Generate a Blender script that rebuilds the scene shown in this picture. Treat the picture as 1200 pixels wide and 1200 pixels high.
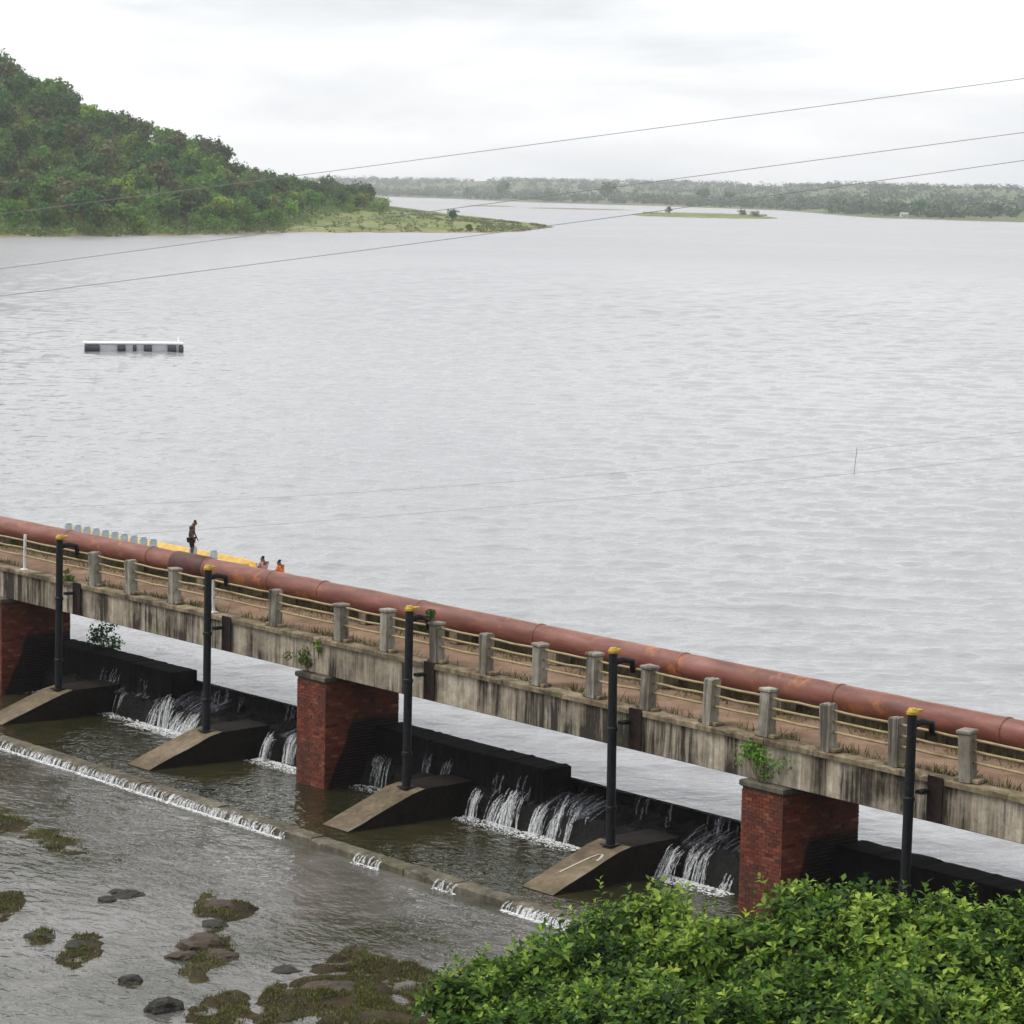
import bpy, math, random
import numpy as np
from mathutils import Vector, Matrix, noise as mnoise

for o in list(bpy.data.objects): bpy.data.objects.remove(o)
S = bpy.context.scene
COL = S.collection

# ------------------------------------------------------------------ camera
FPX, CPX, CAMH = 3300.0, 600.0, 16.4          # focal length in photo pixels, centre, metres above the lake
HORY, SLOPE = 222.0, 0.022
roll = math.atan(SLOPE)
pitch = math.atan((CPX - HORY) * math.cos(roll) / FPX)
fwd = Vector((0, math.cos(pitch), -math.sin(pitch)))
up0 = Vector((0, math.sin(pitch), math.cos(pitch)))
r0 = Vector((1, 0, 0))
CR = r0 * math.cos(roll) + up0 * math.sin(roll)
CU = up0 * math.cos(roll) - r0 * math.sin(roll)
CAMP = Vector((0, 0, CAMH))
cam_d = bpy.data.cameras.new('camera'); cam = bpy.data.objects.new('camera', cam_d); COL.objects.link(cam)
M3 = Matrix((CR, CU, -fwd)).transposed()
cam.matrix_world = Matrix.Translation(CAMP) @ M3.to_4x4()
cam_d.sensor_width = 36.0; cam_d.lens = FPX / 1200.0 * 36.0
cam_d.clip_start = 0.5; cam_d.clip_end = 30000
S.camera = cam

# ------------------------------------------------------------------ world: overcast sky
SUN_EL, SUN_AZ = math.radians(58), math.radians(268)      # azimuth measured from +Y towards +X
W = bpy.data.worlds.new('World'); S.world = W; W.use_nodes = True
nt = W.node_tree; nt.nodes.clear()
wo = nt.nodes.new('ShaderNodeOutputWorld'); bg = nt.nodes.new('ShaderNodeBackground')
sky = nt.nodes.new('ShaderNodeTexSky'); sky.sky_type = 'NISHITA'; sky.sun_disc = False
sky.sun_elevation = SUN_EL; sky.sun_rotation = SUN_AZ; sky.dust_density = 3.0
tc = nt.nodes.new('ShaderNodeTexCoord'); mp = nt.nodes.new('ShaderNodeMapping')
mp.inputs['Scale'].default_value = (1.5, 1.5, 6.5); mp.inputs['Location'].default_value = (0.9, 0.25, 0.3)
nz = nt.nodes.new('ShaderNodeTexNoise'); nz.inputs['Scale'].default_value = 3.2; nz.inputs['Detail'].default_value = 7; nz.inputs['Roughness'].default_value = .52
nz.inputs['Distortion'].default_value = .3
rp = nt.nodes.new('ShaderNodeValToRGB')
rp.color_ramp.elements[0].position = .33; rp.color_ramp.elements[0].color = (4.3, 4.45, 4.65, 1)
rp.color_ramp.elements[1].position = .55; rp.color_ramp.elements[1].color = (6.9, 6.95, 7.0, 1)
mx = nt.nodes.new('ShaderNodeMix'); mx.data_type = 'RGBA'; mx.inputs[0].default_value = .94
nt.links.new(tc.outputs['Generated'], mp.inputs[0]); nt.links.new(mp.outputs[0], nz.inputs[0])
nt.links.new(nz.outputs[0], rp.inputs[0]); nt.links.new(sky.outputs[0], mx.inputs[6]); nt.links.new(rp.outputs[0], mx.inputs[7])
nt.links.new(mx.outputs[2], bg.inputs[0]); bg.inputs[1].default_value = 0.1
nt.links.new(bg.outputs[0], wo.inputs[0])
sd = bpy.data.lights.new('sun', 'SUN'); sun = bpy.data.objects.new('sun', sd); COL.objects.link(sun)
sd.energy = 1.5; sd.angle = math.radians(24); sd.color = (1, .97, .92)
sv = Vector((math.sin(SUN_AZ) * math.cos(SUN_EL), math.cos(SUN_AZ) * math.cos(SUN_EL), math.sin(SUN_EL)))
sun.rotation_euler = sv.to_track_quat('Z', 'Y').to_euler(); sun.location = (0, -30, 60)
vs = S.view_settings; vs.view_transform = 'Standard'; vs.look = 'None'; vs.exposure = 0.90; vs.gamma = 1; vs.use_curve_mapping = False

# ------------------------------------------------------------------ frames
UD = Vector((0.64919784, -0.76061959, 0)); VD = Vector((0.76061959, 0.64919784, 0))   # along the bridge / upstream
BANG = math.atan2(UD.y, UD.x)
def B(u, v, z=0.0): p = UD * u + VD * v; return Vector((p.x, p.y, z))
def toB(p): return (p.x * UD.x + p.y * UD.y, p.x * VD.x + p.y * VD.y)
def ray(x, y): return fwd * FPX + CR * (x - CPX) - CU * (y - CPX)
def on_z(x, y, z):                                   # where a line of sight meets level z
    r = ray(x, y); return CAMP + r * ((z - CAMH) / r.z)
def at_y(x, y, Y):
    r = ray(x, y); return CAMP + r * (Y / r.y)
def hor(x): return HORY + SLOPE * (x - CPX)
def polar(x, D, z=0.0):                              # compass bearing (as photo column) and distance
    a = math.atan((x - CPX) / FPX); return Vector((math.sin(a) * D, math.cos(a) * D, z))
def fbm(x, y, z=0.0, o=4):
    return mnoise.fractal(Vector((x, y, z)), 1.0, 2.0, o)
def interp(x, pts):
    if x <= pts[0][0]: return pts[0][1]
    for (a, b), (c, d) in zip(pts, pts[1:]):
        if x <= c: return b + (d - b) * (x - a) / (c - a)
    return pts[-1][1]
def sstep(a, b, x):
    t = min(1, max(0, (x - a) / (b - a))); return t * t * (3 - 2 * t)

# ------------------------------------------------------------------ material helpers
class NT:
    def __init__(s, name):
        s.m = bpy.data.materials.new(name); s.m.use_nodes = True; s.t = s.m.node_tree
        s.b = s.t.nodes['Principled BSDF']; s.out = s.t.nodes['Material Output']
    def n(s, typ, **kw):
        k = s.t.nodes.new('ShaderNode' + typ)
        for a, v in kw.items():
            if a.startswith('i_'): k.inputs[a[2:].replace('_', ' ')].default_value = v
            else: setattr(k, a, v)
        return k
    def l(s, a, b): s.t.links.new(a, b)
    def coord(s, scale=(1, 1, 1), kind='Object', rnd=False):
        c = s.n('TexCoord'); m = s.n('Mapping'); m.inputs['Scale'].default_value = scale
        s.l(c.outputs[kind], m.inputs[0])
        if rnd:
            oi = s.n('ObjectInfo'); mu = s.n('Math', operation='MULTIPLY'); mu.inputs[1].default_value = 57.0
            s.l(oi.outputs['Random'], mu.inputs[0]); s.l(mu.outputs[0], m.inputs['Location'])
        return m.outputs[0]
    def noise(s, scale, detail=5, rough=.55, co=None, dist=0):
        k = s.n('TexNoise'); k.inputs['Scale'].default_value = scale; k.inputs['Detail'].default_value = detail
        k.inputs['Roughness'].default_value = rough; k.inputs['Distortion'].default_value = dist
        if co is not None: s.l(co, k.inputs[0])
        return k.outputs[0]
    def ramp(s, f, *st):
        k = s.n('ValToRGB'); e = k.color_ramp.elements
        while len(e) < len(st): e.new(.5)
        for q, (p, c) in zip(e, st):
            q.position = p; q.color = (c, c, c, 1) if isinstance(c, (int, float)) else (*c, 1)
        s.l(f, k.inputs[0]); return k.outputs[0]
    def mix(s, f, a, b, mode='MIX'):
        k = s.n('Mix', data_type='RGBA', blend_type=mode)
        for i, v in ((0, f), (6, a), (7, b)):
            if isinstance(v, (int, float)): k.inputs[i].default_value = v if i == 0 else (v, v, v, 1)
            elif isinstance(v, tuple): k.inputs[i].default_value = (*v, 1)
            else: s.l(v, k.inputs[i])
        return k.outputs[2]
    def math(s, op, a, b=None):
        k = s.n('Math', operation=op)
        for i, v in ((0, a), (1, b)):
            if v is None: continue
            if isinstance(v, (int, float)): k.inputs[i].default_value = v
            else: s.l(v, k.inputs[i])
        return k.outputs[0]
    def bump(s, h, strength=.5, dist=.05):
        k = s.n('Bump'); k.inputs['Strength'].default_value = strength; k.inputs['Distance'].default_value = dist
        s.l(h, k.inputs['Height']); s.l(k.outputs[0], s.b.inputs['Normal'])
    def col(s, c):
        if isinstance(c, tuple): s.b.inputs['Base Color'].default_value = (*c, 1)
        else: s.l(c, s.b.inputs['Base Color'])
    def set(s, rough=None, spec=None, metal=None, ior=None):
        if rough is not None:
            if isinstance(rough, (int, float)): s.b.inputs['Roughness'].default_value = rough
            else: s.l(rough, s.b.inputs['Roughness'])
        if spec is not None: s.b.inputs['Specular IOR Level'].default_value = spec
        if metal is not None: s.b.inputs['Metallic'].default_value = metal
        if ior is not None: s.b.inputs['IOR'].default_value = ior

MAT = {}
def m_plain(name, c, rough=.7, var=.35, scale=6.0, metal=0):
    k = NT(name); co = k.coord(rnd=True); n = k.noise(scale, 6, .6, co)
    d = tuple(x * (1 - var) for x in c); e = tuple(min(1, x * (1 + var * .6)) for x in c)
    k.col(k.ramp(n, (.3, d), (.7, e))); k.set(rough, .18 if c[0] < .05 else .3, metal); k.bump(n, .3, .02); MAT[name] = k.m

def m_concrete(name, pale, mid, dark, streak=1.0, moss=.3):
    k = NT(name)
    co = k.coord((1, 1, 1), rnd=True); st = k.coord((1.5, 1.5, .13), rnd=True); st2 = k.coord((9, 9, .5), rnd=True)
    n1 = k.noise(.55, 5, .6, co); n2 = k.noise(5, 6, .65, co)
    base = k.mix(k.ramp(n2, (.3, 0.), (.7, 1.)), mid, pale)
    s1 = k.ramp(k.noise(1.0, 6, .7, st), (.38, 0.), (.64, 1.)); s2 = k.ramp(k.noise(.8, 5, .65, st2), (.42, 0.), (.68, 1.))
    big = k.ramp(n1, (.36, .30), (.58, 1.))
    f = k.math('MULTIPLY', k.math('ADD', k.math('MULTIPLY', s1, .75), k.math('MULTIPLY', s2, .45)), big)
    f = k.math('MINIMUM', k.math('MULTIPLY', f, streak), .95)
    base = k.mix(k.math('MULTIPLY', k.ramp(k.noise(.8, 6, .7, k.coord((1, 1, .5), rnd=True)), (.42, 0.), (.66, 1.)), .7), base, tuple(q * .42 for q in (mid[0], mid[1] * .92, mid[2] * .82)))
    c = k.mix(f, base, dark)
    if moss: c = k.mix(k.math('MULTIPLY', k.ramp(k.noise(1.7, 5, .6, co), (.56, 0.), (.72, 1.)), moss), c, (.10, .11, .035))
    k.col(c); k.set(.9, .04 if 'wet' in name else .15); k.bump(n2, .5, .03); MAT[name] = k.m
m_concrete('girder_concrete', (.56, .50, .40), (.34, .29, .22), (.018, .014, .012), 1.5, .4)
m_concrete('dark_girder', (.42, .38, .30), (.22, .20, .17), (.014, .012, .013), 1.9, .4)
m_concrete('post_concrete', (.50, .47, .40), (.33, .31, .26), (.07, .06, .05), 1.1, .45)
m_concrete('ledge_concrete', (.36, .29, .20), (.21, .165, .105), (.05, .04, .025), 1.2, .75)
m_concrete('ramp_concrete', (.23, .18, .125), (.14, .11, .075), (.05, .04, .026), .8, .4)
m_concrete('sill_concrete', (.22, .195, .155), (.11, .098, .075), (.025, .022, .018), 1.0, .6)
m_concrete('wet_concrete', (.016, .015, .015), (.010, .009, .010), (.005, .005, .006), .8, .05)
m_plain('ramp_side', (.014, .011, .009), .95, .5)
m_plain('rail_paint', (.28, .22, .115), .6, .3, 5)
m_plain('recess_dark', (.024, .015, .013), .85, .5, 5)
m_plain('pole_steel', (.013, .014, .016), .5, .4, 9)
m_plain('yellow_cap', (.42, .27, .03), .6, .45, 12)
m_plain('white_steel', (.62, .63, .63), .5, .2, 5)
m_plain('chalk', (.40, .35, .28), .9, .15)
m_plain('dry_bark', (.12, .095, .07), .9, .4)
m_plain('rock', (.032, .029, .025), .7, .6, 5)
m_plain('brown_rock', (.055, .042, .030), .85, .55, 5)
m_plain('blue_plastic', (.42, .50, .55), .45, .2)
m_plain('boat_yellow', (.62, .40, .10), .5, .25, 3)
m_plain('boat_wood', (.20, .13, .08), .7, .35)
m_plain('dark_hull', (.05, .04, .035), .6, .3)
m_plain('pontoon_white', (.80, .80, .80), .5, .1)
m_plain('pontoon_grey', (.55, .55, .58), .6, .2)
m_plain('drum_dark', (.05, .05, .065), .5, .4)
m_plain('wire', (.22, .21, .22), .5, .2)
m_plain('skin', (.11, .055, .035), .55, .2)
m_plain('hair', (.012, .010, .009), .6, .2)
m_plain('brown_cloth', (.055, .035, .03), .9, .3)
m_plain('dark_cloth', (.02, .018, .02), .9, .3)
m_plain('pink_cloth', (.45, .25, .24), .9, .2)
m_plain('orange_vest', (.62, .17, .04), .8, .25)
m_plain('wall_white', (.55, .53, .50), .8, .1)
m_plain('roof_tin', (.35, .33, .33), .6, .2)

def m_brick():
    k = NT('brick'); at = k.n('Attribute'); at.attribute_name = 'tint'
    co = k.coord(); n = k.noise(3.5, 6, .65, co)
    c = k.ramp(at.outputs['Fac'], (0., (.06, .015, .009)), (.35, (.125, .030, .017)), (.75, (.185, .050, .028)), (1., (.25, .10, .06)))
    c = k.mix(k.ramp(n, (.35, 0.), (.75, .5)), c, (.12, .05, .035))
    big = k.ramp(k.noise(.9, 5, .65, co), (.42, 0.), (.68, .8)); c = k.mix(big, c, (.05, .028, .022))
    # near-black below a ragged edge that climbs towards the weir
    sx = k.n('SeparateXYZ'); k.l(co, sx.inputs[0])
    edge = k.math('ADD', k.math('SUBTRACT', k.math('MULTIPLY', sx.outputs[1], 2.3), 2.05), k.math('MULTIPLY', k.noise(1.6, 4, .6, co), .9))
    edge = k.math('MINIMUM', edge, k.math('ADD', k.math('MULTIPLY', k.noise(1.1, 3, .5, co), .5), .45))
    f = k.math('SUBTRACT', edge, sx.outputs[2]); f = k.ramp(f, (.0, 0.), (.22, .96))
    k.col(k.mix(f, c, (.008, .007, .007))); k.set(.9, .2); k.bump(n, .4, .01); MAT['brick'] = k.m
    m_plain('mortar', (.075, .045, .034), .95, .5, 4)
m_brick()

def m_pipe():
    k = NT('pipe_paint'); co = k.coord(); ln = k.coord((.5, 2, 2))
    n = k.noise(1.2, 6, .6, ln); n2 = k.noise(7, 6, .65, co)
    c = k.ramp(n, (.3, (.085, .026, .016)), (.5, (.16, .052, .034)), (.72, (.24, .105, .082)))
    rust = k.ramp(k.noise(.9, 7, .7, co), (.57, 0.), (.66, .9)); c = k.mix(rust, c, (.34, .125, .035))
    c = k.mix(k.ramp(n2, (.62, 0.), (.8, .7)), c, (.06, .03, .022))
    k.col(c); k.set(k.ramp(n2, (.3, .42), (.7, .65)), .45); k.bump(n2, .25, .01); MAT['pipe_paint'] = k.m
m_pipe()
m_plain('pipe_dark', (.075, .028, .022), .6, .5, 4)

def m_dirt():
    k = NT('deck_dirt'); co = k.coord(); n = k.noise(1.1, 6, .6, co); n2 = k.noise(9, 6, .7, co)
    c = k.ramp(n, (.3, (.11, .068, .045)), (.55, (.19, .125, .085)), (.8, (.25, .175, .125)))
    c = k.mix(k.ramp(n2, (.55, 0.), (.75, .6)), c, (.09, .07, .03)); k.col(c); k.set(.95, .1); k.bump(n2, .5, .03); MAT['deck_dirt'] = k.m
m_dirt()

def m_leaf(name, dark, mid, light, trans=.3, obj_rand=True, scale=.35, attr=False):
    k = NT(name); co = k.coord(rnd=True); n = k.noise(scale, 4, .6, co)
    if attr:
        at = k.n('Attribute'); at.attribute_name = 'tint'; f = at.outputs['Fac']
    else: f = n
    c = k.ramp(f, (.25, dark), (.5, mid), (.8, light))
    if obj_rand:
        oi = k.n('ObjectInfo'); hv = k.n('HueSaturation')
        k.l(k.math('ADD', k.math('MULTIPLY', oi.outputs['Random'], .05), .475), hv.inputs['Hue'])
        k.l(k.math('ADD', k.math('MULTIPLY', oi.outputs['Random'], .6), .65), hv.inputs['Value'])
        hv.inputs['Saturation'].default_value = 1.12; k.l(c, hv.inputs['Color']); c = hv.outputs[0]
    k.col(c); k.set(.6, .25)
    tr = k.n('BsdfTranslucent'); k.l(c, tr.inputs[0]); ms = k.n('MixShader'); ms.inputs[0].default_value = trans
    k.l(k.b.outputs[0], ms.inputs[1]); k.l(tr.outputs[0], ms.inputs[2]); k.l(ms.outputs[0], k.out.inputs[0]); MAT[name] = k.m
m_leaf('leaf_dark', (.022, .052, .018), (.05, .105, .03), (.095, .16, .045))
m_leaf('leaf_mid', (.05, .10, .02), (.105, .185, .036), (.175, .26, .055))
m_leaf('leaf_light', (.10, .17, .025), (.18, .27, .045), (.25, .34, .075))
m_leaf('leaf_olive', (.07, .08, .035), (.12, .135, .06), (.18, .19, .09))
m_leaf('leaf_bush', (.012, .038, .005), (.070, .155, .013), (.36, .47, .07), .42, False, .5, True)
m_leaf('leaf_far', (.03, .055, .03), (.05, .085, .042), (.09, .12, .06), .2, False, .01)
m_leaf('undergrowth', (.04, .08, .018), (.11, .18, .035), (.22, .30, .065), .3, False, .03)
m_leaf('tussock', (.06, .085, .025), (.13, .155, .05), (.24, .235, .10), .25, False, .02)
m_leaf('grass_blade', (.05, .042, .02), (.095, .095, .03), (.18, .20, .05), .3, False, .5, True)

def m_ground(name, a, b, c, scale, bump=.3, dist=.2, rough=.95):
    k = NT(name); co = k.coord(); n = k.noise(scale, 8, .6, co); n2 = k.noise(scale * 9, 6, .65, co)
    q = k.ramp(n, (.32, a), (.5, b), (.68, c)); q = k.mix(k.ramp(n2, (.4, 0.), (.7, .45)), q, a)
    k.col(q); k.set(rough, .1); k.bump(n2, bump, dist); MAT[name] = k.m
m_ground('hill_soil', (.04, .065, .02), (.075, .115, .03), (.12, .16, .05), .02)
m_ground('meadow', (.08, .12, .035), (.165, .19, .065), (.26, .25, .11), .03)
m_ground('shore_mud', (.16, .125, .08), (.22, .17, .11), (.27, .22, .15), .05)
m_ground('far_field', (.05, .08, .035), (.10, .13, .06), (.19, .185, .11), .004)
m_ground('stream_mud', (.022, .017, .011), (.048, .036, .022), (.075, .072, .028), .9, 1.0, .10)
m_ground('bank_soil', (.022, .026, .010), (.035, .04, .016), (.05, .06, .022), .5, .5, .1)
m_ground('wet_rock', (.006, .006, .006), (.013, .013, .012), (.022, .022, .018), .9, .8, .08, .55)

def m_water(name, a, b, waves, rough=.06, ior=1.33, cs=.05, mid=None):
    k = NT(name); h = None
    for (sc, stren, sx, ang, det) in waves:
        c = k.n('TexCoord'); m = k.n('Mapping'); m.inputs['Scale'].default_value = (sx, 1, 1); m.inputs['Rotation'].default_value = (0, 0, ang)
        k.l(c.outputs['Object'], m.inputs[0]); n = k.math('MULTIPLY', k.noise(sc, det, .55, m.outputs[0], .35), stren)
        h = n if h is None else k.math('ADD', h, n)
    n = k.noise(cs, 5, .6, k.coord())
    k.col(k.ramp(n, (.35, a), (.65, b))); k.set(rough, .5, 0, ior); k.bump(h, 1.0, 1.0); MAT[name] = k.m
    if name == 'lake_water':          # rougher with distance from the viewpoint, standing in for waves finer than the mesh
        g = k.n('NewGeometry'); ln = k.n('VectorMath', operation='LENGTH'); k.l(g.outputs['Position'], ln.inputs[0])
        mr = k.n('MapRange'); mr.inputs['From Min'].default_value = 250; mr.inputs['From Max'].default_value = 750; mr.inputs['To Min'].default_value = rough; mr.inputs['To Max'].default_value = .27
        k.l(ln.outputs['Value'], mr.inputs['Value']); k.set(mr.outputs[0])
m_water('lake_water', (.235, .235, .243), (.265, .265, .273), [(2.4, .07, .8, .15, 4), (.8, .10, .7, .3, 3)], .07, 1.36, .006)
m_water('pool_water', (.016, .017, .008), (.034, .030, .013), [(1.3, .085, 1, 0, 3), (3.2, .055, .8, .4, 3)], .05, 1.33, .3)
m_water('stream_water', (.030, .029, .016), (.135, .128, .12), [(1.0, .07, .7, .4, 3), (3.0, .045, .6, .2, 3)], .07, 1.33, .20)

def m_foam():
    k = NT('foam'); co = k.coord(); n = k.noise(14, 4, .6, co)
    k.col(k.ramp(n, (.3, (.36, .37, .37)), (.7, (.72, .73, .73)))); k.set(.6, .3)
    MAT['foam'] = k.m
    k = NT('falling_water'); co = k.coord((9, 9, 1.2)); n = k.noise(3, 4, .6, co)
    k.col((.74, .76, .77)); k.set(.35, .5); k.l(k.ramp(n, (.38, .03), (.70, .68)), k.b.inputs['Alpha']); MAT['falling_water'] = k.m
    k = NT('veil_water'); co = k.coord((8, 8, 1.0)); n = k.noise(3, 4, .6, co)
    k.col((.5, .5, .58)); k.set(.35, .5); k.l(k.ramp(n, (.42, 0.), (.72, .42)), k.b.inputs['Alpha']); MAT['veil_water'] = k.m
m_foam()

# ------------------------------------------------------------------ mesh helpers
class MB:
    def __init__(s): s.v = []; s.f = []; s.t = None
    def quad(s, a, b, c, d):
        i = len(s.v); s.v += [a, b, c, d]; s.f.append((i, i + 1, i + 2, i + 3))
    def box(s, x0, x1, y0, y1, z0, z1, bev=0.0):
        i = len(s.v)
        if bev <= 0:
            s.v += [(x, y, z) for z in (z0, z1) for y in (y0, y1) for x in (x0, x1)]
            s.f += [tuple(i + k for k in q) for q in ((0, 2, 3, 1), (4, 5, 7, 6), (0, 1, 5, 4), (2, 6, 7, 3), (0, 4, 6, 2), (1, 3, 7, 5))]
        else:
            b = bev
            def ring(z, e): return [(x0 + e, y0 + e, z), (x1 - e, y0 + e, z), (x1 - e, y1 - e, z), (x0 + e, y1 - e, z)]
            s.v += ring(z0, b) + ring(z0 + b, 0) + ring(z1 - b, 0) + ring(z1, b)
            for r in range(3):
                for k in range(4): s.f.append((i + r * 4 + k, i + r * 4 + (k + 1) % 4, i + r * 4 + 4 + (k + 1) % 4, i + r * 4 + 4 + k))
            s.f.append((i + 3, i + 2, i + 1, i)); s.f.append((i + 12, i + 13, i + 14, i + 15))
    def rough(s, x0, x1, y0, y1, z0, z1, bev, n, j, R):      # a worn block: bevelled, its edges chipped and wavering along x
        i = len(s.v); chip = 0
        for k in range(n + 1):
            x = x0 + (x1 - x0) * k / n; q = [R.gauss(0, j) for _ in range(8)]; c = bev * (1 + (R.random() < .12) * R.uniform(.8, 2.5))
            s.v += [(x, y0 + q[0], z0), (x, y1 + q[1], z0), (x, y1 + q[1], z1 - bev + q[2]), (x, y1 - bev, z1 + q[3]), (x, y0 + c + q[4], z1 + q[3] * .6), (x, y0 + q[5], z1 - c + q[6])]
        for k in range(n):
            for m in range(6): s.f.append((i + k * 6 + m, i + (k + 1) * 6 + m, i + (k + 1) * 6 + (m + 1) % 6, i + k * 6 + (m + 1) % 6))
        s.f.append(tuple(i + m for m in range(6))); s.f.append(tuple(i + n * 6 + m for m in range(6))[::-1])
    def tube(s, pts, rad, n=10, cap=True, bulge=None):
        pts = [Vector(p) for p in pts]; i = len(s.v)
        for k, p in enumerate(pts):
            d = (pts[min(k + 1, len(pts) - 1)] - pts[max(k - 1, 0)]).normalized()
            a = d.cross(Vector((0, 0, 1)));  a = Vector((1, 0, 0)) if a.length < 1e-4 else a.normalized()
            b = a.cross(d); r = rad[k] if isinstance(rad, (list, tuple)) else rad
            for q in range(n):
                t = 2 * math.pi * q / n; w = p + a * (math.cos(t) * r) + b * (math.sin(t) * r); s.v.append(tuple(w))
        for k in range(len(pts) - 1):
            for q in range(n):
                s.f.append((i + k * n + q, i + k * n + (q + 1) % n, i + k * n + n + (q + 1) % n, i + k * n + n + q))
        if cap:
            s.f.append(tuple(i + q for q in range(n))[::-1]); s.f.append(tuple(i + (len(pts) - 1) * n + q for q in range(n)))
    def build(s, name, mat, parent=None, smooth=False, tint=None):
        me = bpy.data.meshes.new(name); me.from_pydata([tuple(v) for v in s.v], [], s.f)
        me.materials.append(MAT[mat])
        if smooth: me.polygons.foreach_set('use_smooth', [True] * len(me.polygons))
        if tint is not None:
            a = me.attributes.new('tint', 'FLOAT', 'FACE'); a.data.foreach_set('value', tint)
        me.update(); return link(name, me, parent)
def link(name, me, parent=None, loc=None, rz=0):
    o = bpy.data.objects.new(name, me); COL.objects.link(o)
    if parent is not None: o.parent = parent
    if loc is not None: o.location = loc
    o.rotation_euler[2] = rz
    return o
def tag(o, label=None, cat=None, group=None, kind=None):
    if label: o['label'] = label
    if cat: o['category'] = cat
    if group: o['group'] = group
    if kind: o['kind'] = kind
    return o
def root(name, loc, rz=0, label=None, cat=None, group=None):
    return tag(link(name, None, None, loc, rz), label, cat, group)
def grid(name, mat, nx, ny, fn, kind='structure', smooth=True):
    vs_ = [tuple(fn(i / nx, j / ny)) for j in range(ny + 1) for i in range(nx + 1)]
    fs = [(j * (nx + 1) + i, j * (nx + 1) + i + 1, (j + 1) * (nx + 1) + i + 1, (j + 1) * (nx + 1) + i) for j in range(ny) for i in range(nx)]
    b = MB(); b.v = vs_; b.f = fs; o = b.build(name, mat, None, smooth)
    if kind: o['kind'] = kind
    return o

RNG = np.random.default_rng(7)
def leaf_cloud(centers, radii, per, size, rng, jit=.5, flat=.75, up=.35):
    """leaf faces spread through the clumps; returns (verts Nx4x3)"""
    P = []
    for c, r in zip(centers, radii):
        d = rng.normal(size=(per, 3)); d /= np.linalg.norm(d, axis=1)[:, None]
        rr = r * rng.uniform(.35, 1, size=(per, 1)) ** .5
        p = np.array(c) + d * rr * np.array([1, 1, flat])
        nrm = d + rng.normal(scale=jit, size=(per, 3)) + [0, 0, up]; nrm /= np.linalg.norm(nrm, axis=1)[:, None]
        a = np.cross(nrm, rng.normal(size=(per, 3))); a /= np.linalg.norm(a, axis=1)[:, None]; b = np.cross(nrm, a)
        s = size * rng.uniform(.6, 1.3, size=(per, 1))
        P.append(np.stack([p - a * s * .5, p - b * s * .32, p + a * s * .5, p + b * s * .32], 1))
    return np.concatenate(P)
def mesh_quads(name, Q, mat, tint=None):
    n = len(Q); me = bpy.data.meshes.new(name)
    me.vertices.add(n * 4); me.vertices.foreach_set('co', Q.reshape(-1).astype(np.float32))
    me.loops.add(n * 4); me.loops.foreach_set('vertex_index', np.arange(n * 4, dtype=np.int32))
    me.polygons.add(n); me.polygons.foreach_set('loop_start', np.arange(0, n * 4, 4, dtype=np.int32)); me.polygons.foreach_set('loop_total', np.full(n, 4, dtype=np.int32))
    me.materials.append(MAT[mat]); me.update(calc_edges=True)
    if tint is not None:
        a = me.attributes.new('tint', 'FLOAT', 'FACE'); a.data.foreach_set('value', tint.astype(np.float32))
    return me

# ================================================================== THE SETTING
# ---- lake: everything upstream of the weir
def lake_pt(a, b):
    u = -3000 + 6000 * a; return B(u, 51.9, 0)
lb = MB(); ring = [B(-9000, 51.85), B(9000, 51.85), B(9000, 9000), B(-9000, 9000)]
def clip(p): return Vector((max(-8400, min(8400, p.x)), max(-8400, min(8400, p.y)), p.z))
us = [-8000, -3000, -1000, -400, -150, -80, -40, 0, 150, 400, 1000, 3000, 8000]; vsn = [51.99, 60, 80, 120, 250, 600, 1500, 3500, 8300]
for j, v in enumerate(vsn):
    for i, u in enumerate(us): lb.v.append(tuple(clip(B(u, v, -.055))))
for j in range(len(vsn) - 1):
    for i in range(len(us) - 1):
        k = j * len(us) + i; lb.f.append((k, k + 1, k + 1 + len(us), k + len(us)))
lake = lb.build('lake', 'lake_water'); tag(lake, kind='structure')

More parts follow.
